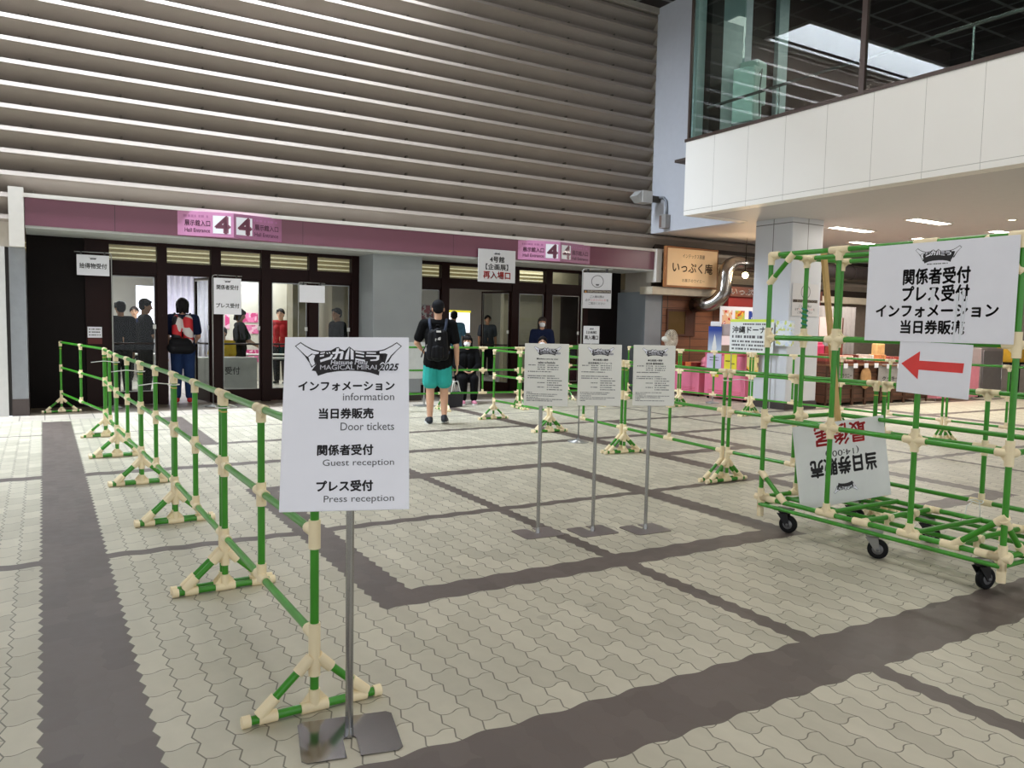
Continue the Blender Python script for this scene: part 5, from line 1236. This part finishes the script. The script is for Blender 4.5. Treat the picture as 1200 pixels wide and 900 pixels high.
# snack boxes on the low chest
for i, (x, y, c, wd) in enumerate(((11.92, 12.62, (150, 50, 36), .2), (11.95, 12.40, (196, 110, 60), .18), (11.93, 12.2, (122, 40, 32), .19), (12.18, 12.5, (206, 130, 120), .22), (12.2, 12.2, (160, 70, 50), .2))):
    o = MB().rbox(-wd/2, wd/2, -0.09, 0.09, 0, 0.09, 0.006).build('snack_box', mat('snack_%d' % i, c, 0.5, var=0.2, scale=14)); o.location = (x, y, 0.621)
    tag(o, ('dark red snack box at the back of the low pink chest', 'orange snack box in the middle of the low pink chest front', 'brown-red snack box at the near end of the low pink chest', 'pinkish snack box at the far rear of the low pink chest', 'reddish snack box at the near rear of the low pink chest')[i], 'box', 'snack boxes on the low pink chest')
mb = MB(); mb.ell((0, 0, 0.11), (0.13, 0.14, 0.12)); mb.ell((0.05, -0.06, 0.16), (0.09, 0.09, 0.08)); mb.ell((0, 0, 0.03), (0.14, 0.15, 0.03))
o = blob(mb, 'pink_bag', mat('bag_pink', (222, 130, 150), 0.35, var=0.15), None, 0.012, 2); o.location = (12.02, 12.0, 0.622); tag(o, 'crumpled pink bag on the low pink chest beside the freezer', 'bag')
# wooden counter with snack displays
M_CNTW = wood_mat('counter_boards', (96, 62, 44), 0.21)
def counter(x0, x1, h, label):
    y0, y1 = 9.56, 10.30
    t = thing('shop_counter', label, 'counter', ((x0+x1)/2, y0, 0), 0, 'wooden shop counters')
    a = (x1-x0)/2
    MB().box(-a, a, 0.03, y1-y0, 0.06, h-0.03).build('body', M_CNTW, t)
    mb = MB(); 
    for k in range(5): x = -a+(2*a)*k/4; mb.box(max(-a, x-0.03), min(a, x+0.03), 0.0, 0.03, 0.0, h-0.03)
    for z in (0.10, 0.32, 0.55): mb.box(-a, a, 0.008, 0.03, z, z+0.04)
    mb.build('front_frame', mat('counter_frame', (74, 48, 34), 0.55, var=0.12), t)
    MB().rbox(-a-0.02, a+0.02, -0.05, y1-y0, h-0.03, h, 0.006).build('top', mat('counter_top', (120, 82, 56), 0.45, var=0.12), t)
    return t
counter(12.70, 14.30, 0.80, 'dark wooden shop counter right of the grey column')
counter(14.36, 16.00, 0.78, 'dark wooden shop counter behind the red arrow notice')
for x, wd, c, lb, z0 in ((13.20, 0.5, (150, 146, 144), 'grey price sheet with black writing on the wooden counter, left of the wood disc', 0.44), (14.62, 0.75, (152, 148, 148), 'grey price sheet on the wooden counter just left of the red arrow notice', 0.36)):
    t = tag(MB().box(x-wd/2, x+wd/2, 9.535, 9.545, z0, 0.80).build('price_sheet', mat('price_grey', c, 0.5), None, (x, 9.54, z0)), lb, 'notice', 'price sheets on the counter')
    mb = MB(); put_text(mb, 'クッキー' if x > 14 else 'ブラウニー', -wd*0.33, wd*0.42, 0.10, 0.19, lambda u, v, tt: V(u, -0.0065, v), 0.02); mb.build('lettering', M_INK, t)
o = MB().lathe([(0.001, -0.02), (0.15, -0.02), (0.16, 0), (0.15, 0.02), (0.001, 0.02)], n=28, mtx=Matrix.Rotation(PI/2, 4, 'X') @ Matrix.Scale(1.35, 4, V(0, 1, 0))).build('wood_disc', mat('wood_slice', (176, 134, 88), 0.6, var=0.2, scale=10)); o.location = (13.83, 9.53, 0.53); tag(o, 'round pale wood slice hung on the counter front', 'ornament')
SN = [(150, 70, 60), (196, 120, 96), (220, 176, 160), (120, 60, 50), (230, 206, 196), (206, 140, 90), (172, 90, 84)]
random.seed(11)
pl = ('leftmost tray', 'second tray', 'third tray', 'fourth tray', 'fifth tray', 'sixth tray', 'seventh tray', 'eighth tray')
i = 0
for x in (12.85, 13.15, 13.45, 13.78, 14.1, 14.5, 14.85, 15.2):
    t = thing('snack_tray', '%s of packed snacks along the wooden shop counter' % pl[i], 'tray', (x, 9.78, 0.801 if x < 14.33 else 0.781), 0, 'snack trays on the counter')
    MB().box(-0.13, 0.13, -0.16, 0.16, 0, 0.05).build('tray', mat('tray_brown', (110, 60, 44), 0.6), t)
    mb = MB()
    for k in range(3): mb.rbox(-0.12+0.08*k, -0.05+0.08*k, -0.15, 0.15, 0.052, 0.10+random.uniform(0, .10), 0.006, 1)
    mb.build('packet', mat('packet_%d' % (i % 7), SN[i % 7], 0.45, var=0.2, scale=15), t)
    MB().box(-0.06, 0.06, -0.292, -0.284, -0.07, 0.02).build('price_tag', M_WHT, t)
    i += 1
for x, z, c, lb in ((13.05, 0.95, (200, 60, 100), 'magenta packet stood up behind the first counter tray'), (13.62, 1.0, (122, 60, 46), 'brown packet hanging rack behind the timber batten'), (15.0, 0.98, (240, 180, 120), 'orange snack basket behind the counter left of the arrow')):
    mb = MB(); mb.rbox(-0.14, 0.14, -0.07, 0.07, -0.2, 0.2, 0.03, 2); mb.rbox(-0.10, 0.10, -0.05, 0.05, 0.18, 0.24, 0.012, 2); mb.rbox(-0.15, 0.15, -0.08, 0.08, -0.22, -0.19, 0.008, 1)
    o = mb.build('snack_packet', mat('pk_%d' % int(x*100), c, 0.4, var=0.2, scale=12)); o.location = (x, 10.08, z+0.02); tag(o, lb, 'snack packet')
# wall shelf unit, post and rolled curtain behind the counter
t = thing('display_rack', 'snack rack with a pale top sign behind the counter, right of the timber batten', 'rack', (14.1, 10.75, 0))
for s in (-1, 1): MB().box(s*0.42-0.02, s*0.42+0.02, -0.15, 0.15, 0, 1.72).build('upright', mat('rack_brown', (92, 60, 46), 0.6), t)
for z in (0.9, 1.2, 1.5): MB().box(-0.42, 0.42, -0.15, 0.15, z, z+0.02).build('shelf', mat('rack_brown', (92, 60, 46), 0.6), t)
MB().box(-0.36, 0.36, -0.17, -0.15, 1.30, 1.72).build('top_sign', mat('rack_sign', (226, 200, 196), 0.5), t)
for k, z in enumerate((0.92, 1.22)):
    mb = MB()
    for q in range(5): mb.rbox(-0.40+q*0.16, -0.27+q*0.16, -0.12, 0.1, z, z+0.2, 0.01, 1)
    mb.build('packet', mat('packet_r%d' % k, ((140, 60, 50), (120, 50, 44))[k], 0.45, var=0.25, scale=14), t)
def curtain_mesh(wd, h, amp, n=40):
    mb = MB(); vs = []
    for i in range(n+1):
        u = -wd/2+wd*i/n; y = amp*math.sin(i*PI/2.0)
        vs += [V(u, y, 0), V(u, y, h), V(u, y+0.012, h), V(u, y+0.012, 0)]
    mb.add(vs, [f_ for i in range(n) for f_ in ((i*4, i*4+4, i*4+5, i*4+1), (i*4+1, i*4+5, i*4+6, i*4+2), (i*4+2, i*4+6, i*4+7, i*4+3), (i*4+3, i*4+7, i*4+4, i*4))], True); return mb
o = curtain_mesh(1.5, 2.0, 0.03).build('curtain', mat('curtain_grey', (132, 126, 124), 0.8)); o.location = (16.0, 11.9, 0.02); tag(o, 'grey pleated curtain behind the shop counter', 'curtain')
# stainless cabinet and pink table on the far right
t = thing('steel_cabinet', 'stainless steel cabinet under the right end of the large cart notice', 'cabinet', (18.65, 9.7, 0))
MB().rbox(-0.50, 0.42, -0.05, 0.65, 0.08, 1.12, 0.01).build('body', mat('steel_matt', (172, 164, 162), 0.35, 0.6), t)
MB().rbox(-0.44, 0.38, -0.075, -0.05, 0.14, 1.06, 0.008).build('door', mat('steel_door', (150, 146, 146), 0.3, 0.7), t)
MB().tube((0.3, -0.10, 0.4), (0.3, -0.10, 0.8), 0.012).build('handle', M_STEEL, t)
for sx in (-0.42, 0.34): MB().box(sx-0.03, sx+0.03, 0.0, 0.06, 0, 0.085).build('leg', M_BLACK, t)
t = thing('cloth_table', 'low table under a pink cloth behind the red arrow notice', 'table', (16.9, 9.75, 0))
MB().rbox(-0.75, 0.75, -0.3, 0.4, 0.70, 0.73, 0.006).build('table_top', M_WHT, t)
mb = MB(); mb.box(-0.77, 0.77, -0.33, -0.315, 0.06, 0.74); mb.box(-0.785, -0.77, -0.33, 0.42, 0.06, 0.74); mb.box(0.77, 0.785, -0.33, 0.42, 0.06, 0.74); mb.box(-0.785, 0.785, -0.33, 0.42, 0.731, 0.742); mb.build('cloth', mat('cloth_pink', (224, 140, 156), 0.8), t)
for sx in (-0.7, 0.7):
    for sy in (-0.25, 0.35): MB().tube((sx, sy, 0), (sx, sy, 0.7), 0.014).build('leg', M_STAND, t)
o = MB().rbox(-0.35, 0.35, -0.2, 0.2, 0, 0.45, 0.02).build('yellow_crate', mat('crate_yellow', (206, 160, 50), 0.5, var=0.15)); o.location = (20.0, 9.9, 0.78); tag(o, 'yellow box beyond the steel cabinet at the right edge', 'box')
t = thing('dark_table', 'dark table carrying the yellow box at the right edge', 'table', (20.2, 9.95, 0))
MB().box(-0.7, 0.9, -0.3, 0.35, 0.74, 0.78).build('table_top', M_DPANT, t)
for sx in (-0.65, 0.85):
    for sy in (-0.25, 0.3): MB().box(sx-0.02, sx+0.02, sy-0.02, sy+0.02, 0, 0.74).build('leg', M_BLACK, t)

# ================================================================== INSIDE THE HALL
def folding_table(loc, wd, rotz, label, cloth=False):
    t = thing('folding_table', label, 'table', loc, rotz, 'folding tables in the hall')
    MB().rbox(-wd/2, wd/2, -0.24, 0.24, 0.69, 0.715, 0.006).build('table_top', mat('table_white', (206, 204, 200), 0.5), t)
    for s in (-1, 1):
        mb = MB(); x = s*(wd/2-0.12)
        mb.path([(x, -0.20, 0.0), (x, -0.20, 0.69)], 0.014, 8); mb.path([(x, 0.20, 0.0), (x, 0.20, 0.69)], 0.014, 8); mb.path([(x, -0.20, 0.08), (x, 0.20, 0.08)], 0.010, 8); mb.build('leg', mat('table_leg', (92, 92, 92), 0.4, 0.5), t)
    if cloth:
        mb = MB(); mb.box(-wd/2-0.01, wd/2+0.01, -0.255, -0.245, 0.12, 0.72); mb.box(-wd/2-0.01, wd/2+0.01, -0.255, 0.25, 0.716, 0.722); c_ = mb.build('cloth', mat('table_cloth', (214, 212, 212), 0.8), t)
        mb = MB(); put_text(mb, '人受付', -0.1, 0.3, 0.42, 0.56, lambda u, v, tt: V(u, -0.2565, v), 0.02); mb.build('lettering', M_INKG, c_)
    return t
folding_table((2.78, 15.05, 0), 1.2, 0.0, 'folding table with a white front cloth inside the open left doorway', True)
folding_table((4.1, 15.0, 0), 1.2, 0, 'folding table on grey legs behind the third and fourth glass doors')
folding_table((4.2, 16.6, 0), 1.5, 0, 'second folding table farther in behind the third glass door')
folding_table((1.3, 16.9, 0), 1.5, 0, 'folding table behind the leftmost glass door')
M_WCURT = mat('curtain_white', (222, 220, 232), 0.8)
for x, y, lb in ((3.25, 20.6, 'white pleated curtain seen through the open left doorway'), (5.9, 20.9, 'white pleated curtain behind the third glass door')):
    o = curtain_mesh(1.9, 2.6, 0.05, 60).build('curtain', M_WCURT); o.location = (x, y, 0.02); tag(o, lb, 'curtain')
t = thing('light_banner', 'bright lit banner panel glowing behind the leftmost glass door', 'banner', (2.15, 19.9, 0))
MB().box(-0.30, 0.30, -0.01, 0.01, 1.0, 2.15).build('panel', mat('banner_glow', (226, 222, 250), 0.5, emit=2.2, var=0.08, scale=3), t)
mb = MB(); mb.tube((0, 0.03, 0), (0, 0.03, 2.1), 0.015); mb.box(-0.25, 0.25, -0.15, 0.2, 0, 0.02); mb.build('stand', M_STAND, t)
def poster(x, y, z, wd, hh, m, label):
    t = thing('wall_poster', label, 'poster', (x, y, z), 0, 'posters in the hall')
    MB().box(-wd/2, wd/2, -0.006, 0, 0, hh).build('sheet', m, t); MB().box(-wd/2-0.02, wd/2+0.02, 0, 0.015, -0.02, hh+0.02).build('frame', mat('poster_frame', (190, 186, 186), 0.5), t); return t
M_PP = photo_mat('poster_pink', (206, 70, 130), ((226, 120, 170), (236, 190, 210)), 4)
t = thing('pink_display', 'white display panel with pink sheets behind the third glass door', 'display panel', (4.2, 18.6, 0))
MB().box(-0.75, 0.75, 0, 0.04, 0.0, 2.3).build('panel', M_HWALL, t)
for x, z, wd, hh in ((-0.1, 1.36, .36, .22), (-0.05, 1.1, .30, .2), (-0.5, 0.75, .22, .2), (0.0, 0.45, .4, .28), (-0.6, 1.2, .1, .5)): MB().box(x-wd/2, x+wd/2, -0.008, 0, z, z+hh).build('sheet', M_PP, t)
for s in (-1, 1): MB().box(s*0.72-0.03, s*0.72+0.03, -0.25, 0.25, 0, 0.03).build('foot', M_STAND, t)
poster(7.75, 17.0, 1.15, 0.5, 0.7, photo_mat('poster_red', (150, 40, 46), ((206, 196, 196), (90, 30, 36)), 7), 'red and white poster seen past the cap of the person in teal shorts')
t = bpy.data.objects['wall_poster']; MB().tube((0, 0.05, -1.15), (0, 0.05, 0.6), 0.015).build('stand', M_STAND, t); MB().box(-0.2, 0.2, -0.15, 0.2, -1.15, -1.13).build('base', M_STAND, t)
t = thing('lit_screen', 'bright yellow-edged screen beyond the open right doors', 'screen', (9.42, 18.4, 0))
MB().box(-0.30, 0.30, -0.01, 0.03, 1.2, 1.72).build('display', mat('screen_white', (236, 240, 250), 0.4, emit=1.6, var=0.03), t)
mb = MB(); mb.box(-0.32, 0.32, -0.02, 0.03, 1.725, 1.78); mb.build('edge', mat('screen_yellow', (226, 214, 70), 0.4, emit=0.8), t)
MB().tube((0, 0.05, 0), (0, 0.05, 1.3), 0.025).build('stand', M_BLACK, t); MB().box(-0.3, 0.3, -0.2, 0.25, 0, 0.02).build('base', M_BLACK, t)
# white cloth hung on the barrier before the grey pier
t = thing('white_screen_cloth', 'white sheet hung on the barrier in front of the grey pier', 'sheet', (5.15, 12.2, 0))
MB().box(-0.75, 0.50, 0.0, 0.012, 0.48, 1.10).build('cloth', mat('sheet_white', (206, 208, 210), 0.7), t)
for x in (-0.7, 0.45): MB().tube((x, 0.03, 0), (x, 0.03, 1.1), 0.014).build('post', M_STAND, t)
mb = MB()
for x in (-0.7, 0.45): mb.box(x-0.15, x+0.15, -0.1, 0.16, 0, 0.015)
mb.build('foot', M_STAND, t)
# upper room: cabinets behind the glass
for i, (x, y, wd, z0, z1, lb) in enumerate(((10.62, 9.9, 0.30, 5.02, 5.95, 'pale upright cabinet with a cable behind the balcony glass'), (11.15, 10.3, 0.34, 5.5, 6.25, 'pale tilted box fixed behind the balcony glass, right of the cabinet'))):
    t = thing('pale_cabinet' if i == 0 else 'pale_wall_box', lb, 'cabinet', (x, y, z0), 0.25)
    MB().rbox(-wd/2, wd/2, -0.2, 0.2, 0, z1-z0, 0.015).build('body', mat('cabinet_mint', (206, 224, 216), 0.5), t)
    MB().rbox(-wd/2+0.02, wd/2-0.02, -0.21, -0.2, 0.04, z1-z0-0.04, 0.003).build('door', mat('cabinet_mint', (206, 224, 216), 0.5), t)
    if i == 0: MB().path([(0, -0.21, 0.8), (0.05, -0.24, 0.9), (0.02, -0.22, 0.5), (0.06, -0.22, 0.1)], 0.008, 6).build('cable', M_BLACK, t); MB().rbox(-wd/2, wd/2, -0.2, 0.2, -0.50, 0.0, 0.01).build('plinth', mat('plinth_grey', (110, 116, 112), 0.5), t)
    else: MB().box(-0.05, 0.05, 0.15, 0.62, 0.1, 0.5).build('bracket', M_DK, t)
